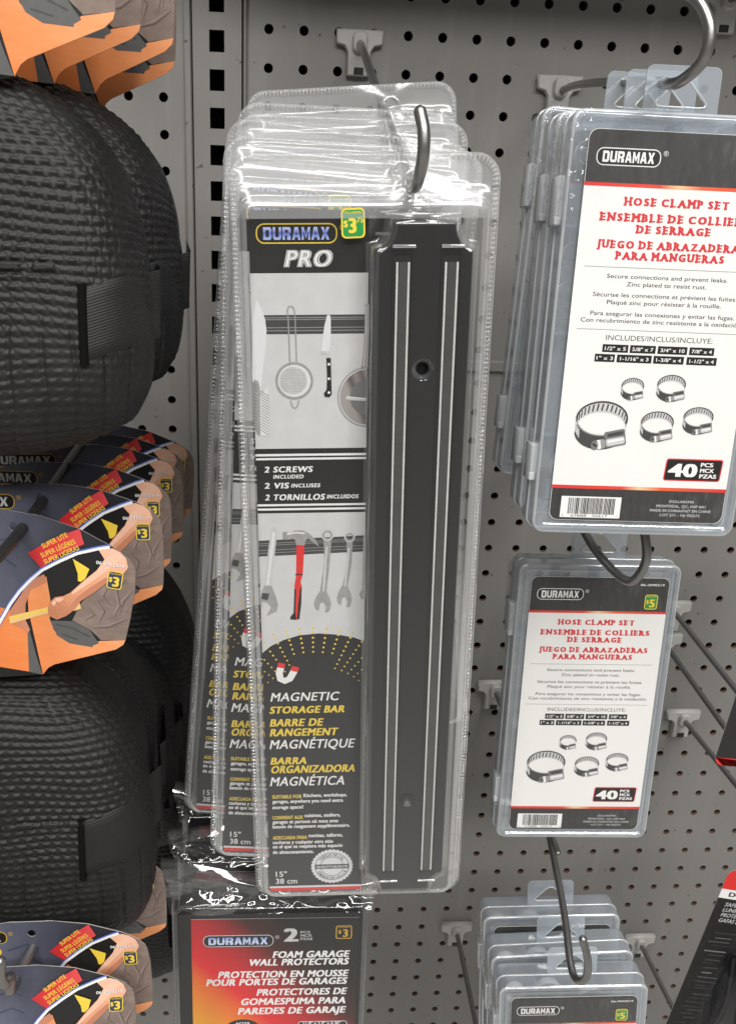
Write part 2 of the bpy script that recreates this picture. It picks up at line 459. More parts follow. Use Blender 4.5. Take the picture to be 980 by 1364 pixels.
class MB:
    def __init__(s):
        s.v = []
        s.f = []
        s.m = []
        s.uv = []
        s.sm = []
        s.mats = []

    def mi(s, name):
        if name not in s.mats:
            s.mats.append(name)
        return s.mats.index(name)

    def add(s, verts, faces, mat, uv=None, smooth=False):
        o = len(s.v)
        s.v.extend([tuple(p) for p in verts])
        s.uv.extend([tuple(q) for q in (uv if uv is not None else [(p[0], p[2]) for p in verts])])
        k = s.mi(mat)
        for f in faces:
            s.f.append([i + o for i in f])
            s.m.append(k)
            s.sm.append(smooth)

    def poly(s, pts, lay, mat, holes=None):
        """flat print polygon on the sheet's front, lay = layer number (or a negative y in metres if float)"""
        y = -lay * EPS if isinstance(lay, int) else lay
        loops = [[Vector((p[0], p[1], 0)) for p in pts]]
        for h in (holes or []):
            loops.append([Vector((p[0], p[1], 0)) for p in h])
        flat = [p for l in loops for p in l]
        tris = tessellate_polygon(loops)
        faces = []
        for t in tris:
            a, b, c = (flat[i] for i in t)
            if (b - a).cross(c - a).z < 0:
                t = (t[0], t[2], t[1])
            faces.append(t)
        s.add([(p.x, y, p.y) for p in flat], faces, mat)

    def rect(s, x0, x1, z0, z1, lay, mat, r=0.0, ang=0.0, slant=0.0):
        pts = rrect(x0, x1, z0, z1, r)
        if ang or slant:
            cx, cz = (x0 + x1) / 2, (z0 + z1) / 2
            c, d = math.cos(ang), math.sin(ang)
            pts = [(cx + (x - cx + slant * (z - cz)) * c - (z - cz) * d, cz + (x - cx + slant * (z - cz)) * d + (z - cz) * c) for x, z in pts]
        s.poly(pts, lay, mat)

    def ring(s, x0, x1, z0, z1, r, w, lay, mat):
        s.poly(rrect(x0, x1, z0, z1, r), lay, mat, holes=[rrect(x0 + w, x1 - w, z0 + w, z1 - w, max(r - w, 0.0))])

    def disc(s, cx, cz, rx, lay, mat, rz=None, n=28, inner=None, a0=0, a1=2 * PI):
        rz = rz or rx
        full = abs(a1 - a0 - 2 * PI) < 1e-6
        A = [a0 + (a1 - a0) * i / n for i in range(n if full else n + 1)]
        out = [(cx + rx * math.cos(a), cz + rz * math.sin(a)) for a in A]
        if inner is None:
            s.poly(out, lay, mat)
        else:
            inn = [(cx + rx * inner * math.cos(a), cz + rz * inner * math.sin(a)) for a in A]
            y = -lay * EPS if isinstance(lay, int) else lay
            n_ = len(A)
            vs = [(x, y, z) for x, z in out] + [(x, y, z) for x, z in inn]
            fs = [(i, (i + 1) % n_, n_ + (i + 1) % n_, n_ + i) for i in range(n_ if full else n_ - 1)]
            s.add(vs, fs, mat)

    def line(s, pts, w, lay, mat):
        """polyline of constant width on the sheet; w may be a list"""
        n = len(pts)
        W = w if isinstance(w, (list, tuple)) else [w] * n
        L = []
        Rr = []
        for i in range(n):
            a = pts[max(i - 1, 0)]
            b = pts[min(i + 1, n - 1)]
            dx, dz = b[0] - a[0], b[1] - a[1]
            l = math.hypot(dx, dz) or 1
            nx, nz = -dz / l * W[i] / 2, dx / l * W[i] / 2
            L.append((pts[i][0] + nx, pts[i][1] + nz))
            Rr.append((pts[i][0] - nx, pts[i][1] - nz))
        y = -lay * EPS if isinstance(lay, int) else lay
        vs = [(x, y, z) for x, z in L] + [(x, y, z) for x, z in Rr]
        s.add(vs, [(i, n + i, n + i + 1, i + 1) for i in range(n - 1)], mat)

    def box(s, x0, x1, y0, y1, z0, z1, mat, bev=0.0):
        if bev <= 0:
            v = [(x, y, z) for z in (z0, z1) for y in (y0, y1) for x in (x0, x1)]
            s.add(v, [(0, 1, 5, 4), (1, 3, 7, 5), (3, 2, 6, 7), (2, 0, 4, 6), (4, 5, 7, 6), (0, 2, 3, 1)], mat)
        else:
            s.loft(rrect(x0, x1, z0, z1, bev, 3), [(-bev, y1), (0, y1 - bev), (0, y0 + bev), (-bev * 0.3, y0 + bev * 0.3), (-bev, y0)], mat, cap0=True, cap1=True)

    def loft(s, outline, steps, mat, cap0=False, cap1=False, smooth=True, yfun=None, capmat=None):
        """rings of one outline (counter-clockwise in x, z): steps = (offset outwards, y); the last is nearest the viewer"""
        n = len(outline)
        rings = []
        for off, y in steps:
            pts = offset(outline, off)
            rings.append([(x, y + (yfun(x, z) if yfun else 0), z) for x, z in pts])
        vs = [p for r in rings for p in r]
        fs = []
        for k in range(len(rings) - 1):
            for i in range(n):
                j = (i + 1) % n
                fs.append((k * n + i, k * n + j, (k + 1) * n + j, (k + 1) * n + i))
        s.add(vs, fs, mat, smooth=smooth)
        for flag, ring, flip in ((cap1, rings[-1], False), (cap0, rings[0], True)):
            if flag:
                tris = tessellate_polygon([[Vector((p[0], p[2], 0)) for p in ring]])
                ff = []
                for t in tris:
                    a, b, c = (Vector((ring[i][0], ring[i][2], 0)) for i in t)
                    pos = (b - a).cross(c - a).z > 0
                    ff.append(t if pos != flip else (t[0], t[2], t[1]))
                s.add(ring, ff, capmat or mat)

    def tube(s, path, r, mat, n=14, cap=True, rs=None):
        P = [Vector(p) for p in path]
        m_ = len(P)
        up = Vector((0.31, 0.2, 0.93)).normalized()
        vs, fs = [], []
        prev = None
        for i in range(m_):
            t = (P[min(i + 1, m_ - 1)] - P[max(i - 1, 0)]).normalized()
            if prev is None:
                a = t.cross(up)
                a.normalize()
            else:
                a = prev - t * prev.dot(t)
                a.normalize()
            prev = a
            b = t.cross(a)
            rr = rs[i] if rs else r
            for k in range(n):
                q = P[i] + (a * math.cos(2 * PI * k / n) + b * math.sin(2 * PI * k / n)) * rr
                vs.append(tuple(q))
        for i in range(m_ - 1):
            for k in range(n):
                fs.append((i * n + k, i * n + (k + 1) % n, (i + 1) * n + (k + 1) % n, (i + 1) * n + k))
        s.add(vs, fs, mat, smooth=True)
        if cap:
            s.add([vs[k] for k in range(n)], [tuple(range(n))[::-1]], mat)
            s.add([vs[(m_ - 1) * n + k] for k in range(n)], [tuple(range(n))], mat)

    def grid(s, P, mat, uv=None, smooth=True, flip=False):
        """P[i][j] points"""
        a, b = len(P), len(P[0])
        vs = [p for r in P for p in r]
        fs = []
        for i in range(a - 1):
            for j in range(b - 1):
                q = (i * b + j, i * b + j + 1, (i + 1) * b + j + 1, (i + 1) * b + j)
                fs.append(q[::-1] if flip else q)
        s.add(vs, fs, mat, uv=[q for r in uv for q in r] if uv else None, smooth=smooth)

    def text(s, txt, x, z, h, lay, mat, w=None, align='L', bold=0.0, shear=0.0, spacing=1.0, ang=0.0, slab=False):
        """one line of lettering: x, z = left/centre/right of its baseline middle; h = capital height; w = total width"""
        vs, fs, wid = glyphs(txt, bold, spacing, slab)
        k = h / 0.727
        kx = k if w is None else w / wid
        tw = wid * kx
        ox = {'L': 0, 'C': -tw / 2, 'R': -tw}[align]
        y = -lay * EPS if isinstance(lay, int) else lay
        c, d = math.cos(ang), math.sin(ang)
        out = []
        for px, pz, ly in vs:
            lx = ox + px * kx
            lz = pz * k - h / 2
            lx += shear * lz
            out.append((x + lx * c - lz * d, y - ly * EPS * 0.5, z + lx * d + lz * c))
        s.add(out, fs, mat)
        return tw

    def build(s, name, parent=None, loc=None, rot=None):
        me = D.meshes.new(name)
        me.from_pydata(s.v, [], s.f)
        for m in s.mats:
            me.materials.append(MATS[m])
        me.polygons.foreach_set('material_index', s.m)
        me.polygons.foreach_set('use_smooth', s.sm)
        ul = me.uv_layers.new(name='UVMap')
        vi = np.zeros(len(me.loops), dtype=np.int32)
        me.loops.foreach_get('vertex_index', vi)
        ul.data.foreach_set('uv', np.array(s.uv, dtype=np.float32)[vi].ravel())
        me.update()
        o = D.objects.new(name, me)
        COL.objects.link(o)
        if parent:
            o.parent = parent
        if loc:
            o.location = loc
        if rot is not None:
            o.rotation_mode = 'AXIS_ANGLE' if False else 'XYZ'
            o.rotation_euler = rot
        return o

def rrect(x0, x1, z0, z1, r, n=5):
    if r <= 0:
        return [(x0, z0), (x1, z0), (x1, z1), (x0, z1)]
    out = []
    for cx, cz, a in ((x1 - r, z0 + r, -PI / 2), (x1 - r, z1 - r, 0), (x0 + r, z1 - r, PI / 2), (x0 + r, z0 + r, PI)):
        for i in range(n + 1):
            t = a + PI / 2 * i / n
            out.append((cx + r * math.cos(t), cz + r * math.sin(t)))
    return out

def offset(pts, d):
    if d == 0:
        return list(pts)
    n = len(pts)
    out = []
    for i in range(n):
        a, b, c = pts[i - 1], pts[i], pts[(i + 1) % n]
        n1 = Vector((b[1] - a[1], -(b[0] - a[0])))
        n2 = Vector((c[1] - b[1], -(c[0] - b[0])))
        if n1.length > 1e-9:
            n1.normalize()
        if n2.length > 1e-9:
            n2.normalize()
        m = n1 + n2
        if m.length < 1e-6:
            m = n1
        m.normalize()
        k = d / max(m.dot(n1 if n1.length > 0.5 else n2), 0.4)
        out.append((b[0] + m.x * k, b[1] + m.y * k))
    return out

_glyph = {}
SERIF = {'H': 'bl br tl tr', 'E': 'bl tl', 'D': 'bl tl', 'L': 'bl tl', 'N': 'tl bl tr', 'M': 'tl tr bl br', 'A': 'bl br', 'R': 'tl bl br',
         'P': 'tl bl', 'B': 'tl bl', 'I': 'tc bc', 'J': 'tr', 'T': 'bc', 'U': 'tl tr', 'V': 'tl tr', 'Z': '', 'S': '', 'C': '', 'G': '', 'O': ''}

def raw_glyphs(txt, bold, spacing):
    cu = D.curves.new('lettering', 'FONT')
    cu.body = txt
    cu.size = 1.0
    cu.resolution_u = 3
    cu.space_character = spacing + (1.1 * bold)
    ob = D.objects.new('lettering', cu)
    me = ob.to_mesh()
    vs = [(v.co.x, v.co.y, 0.0) for v in me.vertices]
    fs = [tuple(p.vertices) for p in me.polygons]
    ob.to_mesh_clear()
    D.objects.remove(ob)
    D.curves.remove(cu)
    if bold > 0.004:                                        # heavier strokes: shifted copies, each a hair above the last
        n = len(vs)
        V, F_ = list(vs), list(fs)
        for k, (dx, dy) in enumerate(((1, 0.35), (-1, 0.35), (1, -0.35), (-1, -0.35)), 1):
            V += [(x + dx * bold, y + dy * bold, 0.12 * k) for x, y, _ in vs]
            F_ += [tuple(i + n * k for i in f) for f in fs]
        vs, fs = V, F_
    return vs, fs

def glyphs(txt, bold, spacing, slab):
    key = (txt, bold, spacing, slab)
    if key in _glyph:
        return _glyph[key]
    if not slab:
        vs, fs = raw_glyphs(txt, bold, spacing)
        x0 = min(v[0] for v in vs)
        x1 = max(v[0] for v in vs)
        res = ([(x - x0, y, l) for x, y, l in vs], fs, x1 - x0)
    else:
        V, Fc = [], []
        pen = 0.0
        for ch in txt:
            if ch == ' ':
                pen += 0.34
                continue
            vs, fs = raw_glyphs(ch, bold, 1.0)
            x0 = min(v[0] for v in vs)
            x1 = max(v[0] for v in vs)
            wd = x1 - x0
            ex = 0.07
            o = len(V)
            V.extend([(x - x0 + pen + ex, y, l) for x, y, l in vs])
            Fc.extend([tuple(i + o for i in f) for f in fs])
            cap = 0.727
            for sfx in SERIF.get(ch, '').split():
                bz = (0 - bold, 0.13) if sfx[0] == 'b' else (cap - 0.13, cap + bold)
                cx = {'l': 0.08, 'r': wd - 0.08, 'c': wd / 2}[sfx[1]]
                hw = 0.15
                o = len(V)
                X0, X1 = pen + ex + cx - hw, pen + ex + cx + hw
                V.extend([(X0, bz[0], 1), (X1, bz[0], 1), (X1, bz[1], 1), (X0, bz[1], 1)])
                Fc.append((o, o + 1, o + 2, o + 3))
            pen += wd + 2 * ex + 0.06
        res = (V, Fc, pen)
    _glyph[key] = res
    return res

# block letters of the maker's logo (no overlapping pieces)
BLOCK = {
    'D': [[(0, 0), (.3, 0), (.3, 1), (0, 1)], [(.3, .78), (.66, .78), (.66, 1), (.3, 1)], [(.3, 0), (.66, 0), (.66, .22), (.3, .22)], [(.66, 0), (.84, 0), (1, .2), (1, .8), (.84, 1), (.66, 1)]],
    'U': [[(0, .2), (.3, .22), (.3, 1), (0, 1)], [(.7, .22), (1, .2), (1, 1), (.7, 1)], [(.16, 0), (.84, 0), (1, .2), (.7, .22), (.3, .22), (0, .2)]],
    'R': [[(0, 0), (.3, 0), (.3, 1), (0, 1)], [(.3, .78), (.66, .78), (.66, 1), (.3, 1)], [(.66, .42), (.84, .42), (1, .55), (1, .85), (.84, 1), (.66, 1)], [(.3, .36), (.66, .36), (.66, .56), (.3, .56)], [(.55, 0), (.95, 0), (.98, .3), (.84, .42), (.66, .42), (.66, .36), (.55, .36)]],
    'A': [[(0, 0), (.28, 0), (.5, .72), (.5, 1), (.3, 1)], [(.72, 0), (1, 0), (.7, 1), (.5, 1), (.5, .72)], [(.36, .2), (.64, .2), (.58, .4), (.42, .4)]],
    'M': [[(0, 0), (.24, 0), (.24, 1), (0, 1)], [(.76, 0), (1, 0), (1, 1), (.76, 1)], [(.24, .62), (.5, .1), (.5, .5), (.24, 1)], [(.5, .1), (.76, .62), (.76, 1), (.5, .5)]],
    'X': [[(0, 0), (.32, 0), (.5, .34), (.5, .66), (.32, 1), (0, 1), (.3, .5)], [(.68, 0), (1, 0), (.7, .5), (1, 1), (.68, 1), (.5, .66), (.5, .34)]],
}

def logo(mb, x0, x1, zc, h, lay, letters, line, fill, w=0.0007, slant=0.0):
    """the maker's name in a rounded outline"""
    mb.rect(x0, x1, zc - h / 2, zc + h / 2, lay, line, r=h * 0.42)
    mb.rect(x0 + w, x1 - w, zc - h / 2 + w, zc + h / 2 - w, lay + 1, fill, r=h * 0.42 - w)
    lh = h * 0.62
    a, b = x0 + h * 0.36, x1 - h * 0.36
    word = 'DURAMAX'
    cell = (b - a) / len(word)
    for i, ch in enumerate(word):
        for pl in BLOCK[ch]:
            mb.poly([(a + cell * (i + 0.03 + 0.88 * px) + slant * (pz - .5) * lh, zc - lh / 2 + lh * pz) for px, pz in pl], lay + 2, letters)
    mb.text('®', x1 + h * 0.12, zc + h * 0.3, h * 0.3, lay + 2, line)

def cat_rom(pts, n=10):
    P = [Vector(p) for p in pts]
    P = [P[0] * 2 - P[1]] + P + [P[-1] * 2 - P[-2]]
    out = []
    for i in range(1, len(P) - 2):
        for k in range(n):
            t = k / n
            a, b, c, d = P[i - 1], P[i], P[i + 1], P[i + 2]
            out.append(0.5 * ((2 * b) + (c - a) * t + (2 * a - 5 * b + 4 * c - d) * t * t + (3 * b - a - 3 * c + d) * t ** 3))
    out.append(P[-2])
    return out

# ------------------------------------------------------------------ things
def rotvec(w):
    v = Vector(w)
    return Matrix.Rotation(v.length, 4, v.normalized()).to_euler() if v.length > 1e-9 else Matrix.Identity(4).to_euler()

def thing(name, label, cat, loc, w=(0, 0, 0), group=None):
    o = D.objects.new(name, None)
    o.empty_display_size = 0.02
    COL.objects.link(o)
    o.location = loc
    o.rotation_euler = rotvec(w)
    tag(o, label, cat, group)
    return o

def tag(o, label, cat, group=None):
    o['label'] = label
    o['category'] = cat
    if group:
        o['group'] = group

def dup(root, label, loc, w, skip=()):
    r = root.copy()
    COL.objects.link(r)
    r.location = loc
    r.rotation_euler = rotvec(w)
    r['label'] = label
    for ch in list(root.children):
        if ch.name.split('.')[0] in skip:
            continue
        c = ch.copy()
        COL.objects.link(c)
        c.parent = r
        for g in list(ch.children):
            d = g.copy()
            COL.objects.link(d)
            d.parent = c
    return r
#@@SETTING
# ================================================================== the shop fitting
PITCH = 0.0254

def perforated(name, label, x0, x1, z0, z1, xs, zs, hx, hz, shape, y0=0.0, thick=0.004, mat='board_paint', edge='hole_edge', n=16):
    mb = MB()
    bx = [x0] + [(a + b) / 2 for a, b in zip(xs, xs[1:])] + [x1]
    bz = [z1] + [(a + b) / 2 for a, b in zip(zs, zs[1:])] + [z0]
    per = []
    for k in range(n):
        q = (k / (n / 4) + 0.5) % 4                        # side index + position along it
        i, t = int(q), (q % 1) * 2 - 1
        per.append([(1, t), (-t, 1), (-1, -t), (t, -1)][i])
    for i, cx in enumerate(xs):
        for j, cz in enumerate(zs):
            L, Rr, T, B = bx[i], bx[i + 1], bz[j], bz[j + 1]
            out = []
            hole = []
            for k, (u, v) in enumerate(per):
                out.append(((L + Rr) / 2 + u * (Rr - L) / 2, (T + B) / 2 + v * (T - B) / 2))
                if shape == 'round':
                    a = 2 * PI * k / n
                    hole.append((cx + hx * math.cos(a), cz + hz * math.sin(a)))
                else:
                    hole.append((cx + hx * u, cz + hz * v))
            vs = [(x, y0, z) for x, z in out] + [(x, y0, z) for x, z in hole]
            mb.add(vs, [(k, (k + 1) % n, n + (k + 1) % n, n + k) for k in range(n)], mat)
            e = hx * 0.93
            vs = [(x, y0, z) for x, z in hole] + [(x, y0 + thick, z) for x, z in hole]
            mb.add(vs, [(k, (k + 1) % n, n + (k + 1) % n, n + k) for k in range(n)], edge)
    return mb

# dark inside of the shelving behind the panels
mb = MB()
mb.box(-0.45, 0.80, 0.045, 0.05, -1.25, 0.20, 'void_black')
o = mb.build('background')
o['kind'] = 'structure'

xs = [PITCH * i for i in range(0, 25)]
zs = [PITCH * 3 - PITCH * i for i in range(13)]
mb = perforated('pegboard_panel', '', -0.0155, xs[-1] + 0.0127, -0.2385, 0.089, xs, zs, 0.0034, 0.0034, 'round')
o = mb.build('pegboard_panel')
tag(o, 'grey perforated panel behind the tops of the clear pouches, above the joint rail', 'pegboard')
xs = [PITCH * i + 0.0019 for i in range(0, 25)]
zs = [-PITCH * i - 0.0026 for i in range(10, 45)]
mb = perforated('pegboard_panel', '', -0.0155, xs[-1] + 0.0127, zs[-1] - 0.0127, -0.2445, xs, zs, 0.0034, 0.0034, 'round')
o = mb.build('pegboard_panel')
tag(o, 'large grey perforated panel below the joint rail, behind the hose clamp boxes', 'pegboard')
xs = [-0.0767 - PITCH * i for i in range(12)][::-1]
zs = [-0.0479 + PITCH * 4 - PITCH * i for i in range(46)]
mb = perforated('pegboard_panel', '', xs[0] - 0.0127, -0.0612, zs[-1] - 0.0127, 0.07, xs, zs[1:], 0.0034, 0.0034, 'round')
o = mb.build('pegboard_panel')
tag(o, 'grey perforated panel behind the black knee pads, left of the slotted upright', 'pegboard')

# joint rail between the two right-hand panels
mb = MB()
mb.loft(rrect(-0.0155, 0.62, -0.2462, -0.2368, 0.0015, 2), [(0, 0.002), (0, -0.0022), (-0.0012, -0.0034)], 'board_paint', cap1=True)
o = mb.build('joint_rail')
tag(o, 'narrow grey rail across the joint of two perforated panels', 'rail')

# board added out of view over the bay to shade the panel tops
mb = MB()
mb.loft(rrect(-0.058, 0.62, 0.118, 0.140, 0.002, 2), [(0, 0.0), (0, -0.183), (-0.002, -0.185)], 'upright_paint', cap0=True, cap1=True)
o = mb.build('shade_board')
tag(o, 'added unseen board that shades the top of the perforated panels', 'shade board')

# slotted upright
zs = [-0.0099 + PITCH * 4 - PITCH * i for i in range(46)]
mb = perforated('slotted_upright', '', -0.0545, -0.0195, zs[-1] - 0.0127, 0.10, [-0.0372], zs, 0.0054, 0.0071, 'slot', y0=-0.0045, thick=0.0025, mat='upright_paint', edge='upright_paint')
up = thing('slotted_upright', 'grey steel upright with a column of square slots beside the knee pads', 'upright', (0, 0, 0))
mb.build('face_plate', up)
mb = MB()
for a, b, y in ((-0.0545, -0.0530, -0.0045), (-0.0210, -0.0195, -0.0045)):
    mb.box(a, b, y + 0.0002, 0.03, -1.18, 0.10, 'upright_paint')
mb.build('side_flange', up)
for a, b in ((-0.0612, -0.0556), (-0.0184, -0.0156)):
    mb = MB()
    mb.loft(rrect(a, b, -1.18, 0.10, 0.0012, 2), [(0, 0.02), (0, -0.0028), (-0.001, -0.0042)], 'upright_paint', cap1=True)
    mb.build('edge_strip', up)

# ------------------------------------------------------------------ hooks
def hook(label, at, pts, r=0.0027, bracket=True, mat='hook_steel', group='display hooks on the perforated panels', tip=True, plug=True):
    """at = point on the panel; pts = wire path in world metres from the panel to its tip"""
    h = thing('display_hook', label, 'hook', at, (0, 0, 0), group)
    if bracket:
        mb = MB()
        s = [(-0.0085, -0.0215), (0.0085, -0.0215), (0.0085, -0.0055), (0.0110, -0.0020), (0.0168, -0.0005), (0.0168, 0.0088), (-0.0168, 0.0088), (-0.0168, -0.0005), (-0.0110, -0.0020), (-0.0085, -0.0055)]
        mb.loft(s, [(0, -0.0004), (0, -0.0050), (-0.0009, -0.0062)], 'bracket_plastic', cap1=True)
        mb.box(-0.0035, 0.0035, -0.0068, -0.0058, -0.0208, -0.0160, 'bar_recess')
        mb.loft(rrect(-0.0052, 0.0052, -0.0065, 0.0075, 0.004), [(0, -0.006), (0, -0.0095), (-0.001, -0.0105)], 'bracket_plastic', cap1=True)
        mb.build('bracket', h)
    path = cat_rom([(p[0] - at[0], p[1] - at[1], p[2] - at[2]) for p in pts], 10)
    rs = [r] * len(path)
    mb = MB()
    if tip:
        d = (path[-1] - path[-2]).normalized()
        e = path[-1]
        ext = [e + d * (r * math.sin(a)) for a in (0.5, 1.0, 1.35, 1.52)]
        path = path + ext
        rs = rs + [r * math.cos(a) for a in (0.5, 1.0, 1.35, 1.52)]
    mb.tube(path, r, mat, rs=rs)
    mb.build('wire', h)
    return h

hook('dark wire hook curling up through the stacked clear pouches', (0.0657, 0, -0.0067),
     [(0.0657, -0.006, -0.0065), (0.0660, -0.03, -0.0135), (0.0655, -0.10, -0.0350), (0.0648, -0.20, -0.0645), (0.0640, -0.285, -0.0895), (0.0632, -0.312, -0.0950), (0.0628, -0.327, -0.0935), (0.0630, -0.336, -0.0840), (0.0627, -0.336, -0.0740), (0.0612, -0.332, -0.0660)])
hook('thick grey wire hook holding the upper stack of hose clamp boxes', (0.2170, 0, -0.0300),
     [(0.2180, -0.006, -0.0315), (0.2165, -0.05, -0.0305), (0.2060, -0.15, -0.0360), (0.1960, -0.24, -0.0430), (0.1830, -0.286, -0.0475), (0.1815, -0.303, -0.0468), (0.1850, -0.312, -0.0395), (0.1850, -0.312, -0.0275), (0.1800, -0.306, -0.0165), (0.1730, -0.300, -0.0120)], r=0.0026)
hook('dark wire hook bent up in front of the single hose clamp box', (0.2400, 0, -0.300),
     [(0.2400, -0.006, -0.3000), (0.2280, -0.08, -0.3010), (0.2130, -0.17, -0.3030), (0.2075, -0.225, -0.3060), (0.2135, -0.252, -0.3120), (0.2190, -0.262, -0.3128), (0.2230, -0.265, -0.3050), (0.2240, -0.266, -0.2940), (0.2215, -0.262, -0.2790)], r=0.0027)
hook('dark wire hook through the hang tabs of the lowest hose clamp boxes', (0.2640, 0, -0.6000),
     [(0.2640, -0.006, -0.6000), (0.2530, -0.08, -0.6010), (0.2400, -0.16, -0.6020), (0.2290, -0.23, -0.6030), (0.2190, -0.278, -0.6040), (0.2180, -0.293, -0.6020), (0.2205, -0.300, -0.5930), (0.2205, -0.299, -0.5790), (0.2165, -0.294, -0.5640)], r=0.0027)
for lab, bx, bz, dx, dz, ln in (
        ('bare wire hook with white bracket between the long pouch and lowest clamp boxes', 0.2177, -0.868, 0.000, -0.035, 0.29),
        ('bare wire hook with white bracket right of the lowest clamp boxes', 0.4293, -0.892, 0.006, 0.000, 0.29),
        ('bare wire hook with white bracket just right of the single clamp box', 0.4215, -0.592, 0.006, 0.005, 0.30),
        ('bare wire hook with white bracket half hidden beside the long pouch', 0.2265, -0.5575, 0.004, -0.02, 0.20)):
    hook(lab, (bx, 0, bz), [(bx, -0.006, bz), (bx + dx * 0.4, -ln * 0.4, bz + dz * 0.4), (bx + dx, -ln, bz + dz)], r=0.0025)
hook('long bare wire hook passing behind the single clamp box, upper of two', (0.388, 0, -0.470),
     [(0.388, -0.006, -0.470), (0.386, -0.12, -0.474), (0.3845, -0.32, -0.483)], r=0.0025)
hook('long bare wire hook passing behind the single clamp box, lower of two', (0.386, 0, -0.505),
     [(0.386, -0.006, -0.505), (0.384, -0.12, -0.510), (0.3825, -0.32, -0.519)], r=0.0025)
hook('bare wire hook whose bracket shows at the top right corner', (0.334, 0, 0.0330), [(0.334, -0.006, 0.033), (0.332, -0.1, 0.033), (0.330, -0.2, 0.034)], r=0.0025)
#@@MAG
# ================================================================== magnetic bars in clear pouches
def homog(Hm):
    def f(u, v):
        w = Hm[2][0] * u + Hm[2][1] * v + 1.0
        return ((Hm[0][0] * u + Hm[0][1] * v + Hm[0][2]) / w, (Hm[1][0] * u + Hm[1][1] * v + Hm[1][2]) / w)
    return f

def crop(h, ox, oy, s):
    """artwork coordinates measured on an enlarged detail of the printed sheet -> metres on the sheet"""
    return lambda X, Y: h(ox + X * s, oy + Y * s)

def put(mb, g, txt, X0, X1, Y, hp, lay, mat, **kw):
    a, b = g(X0, Y), g(X1, Y)
    t0, t1 = g((X0 + X1) / 2, Y - hp / 2), g((X0 + X1) / 2, Y + hp / 2)
    mb.text(txt, a[0], (t0[1] + t1[1]) / 2, abs(t0[1] - t1[1]), lay, mat, w=abs(b[0] - a[0]), **kw)

MAGH = homog([[0.000306979, -1.1976e-05, -0.090590974], [-8.81e-07, -0.000285273, 0.058373098], [-2.2923e-05, -0.000251966, 1.0]])

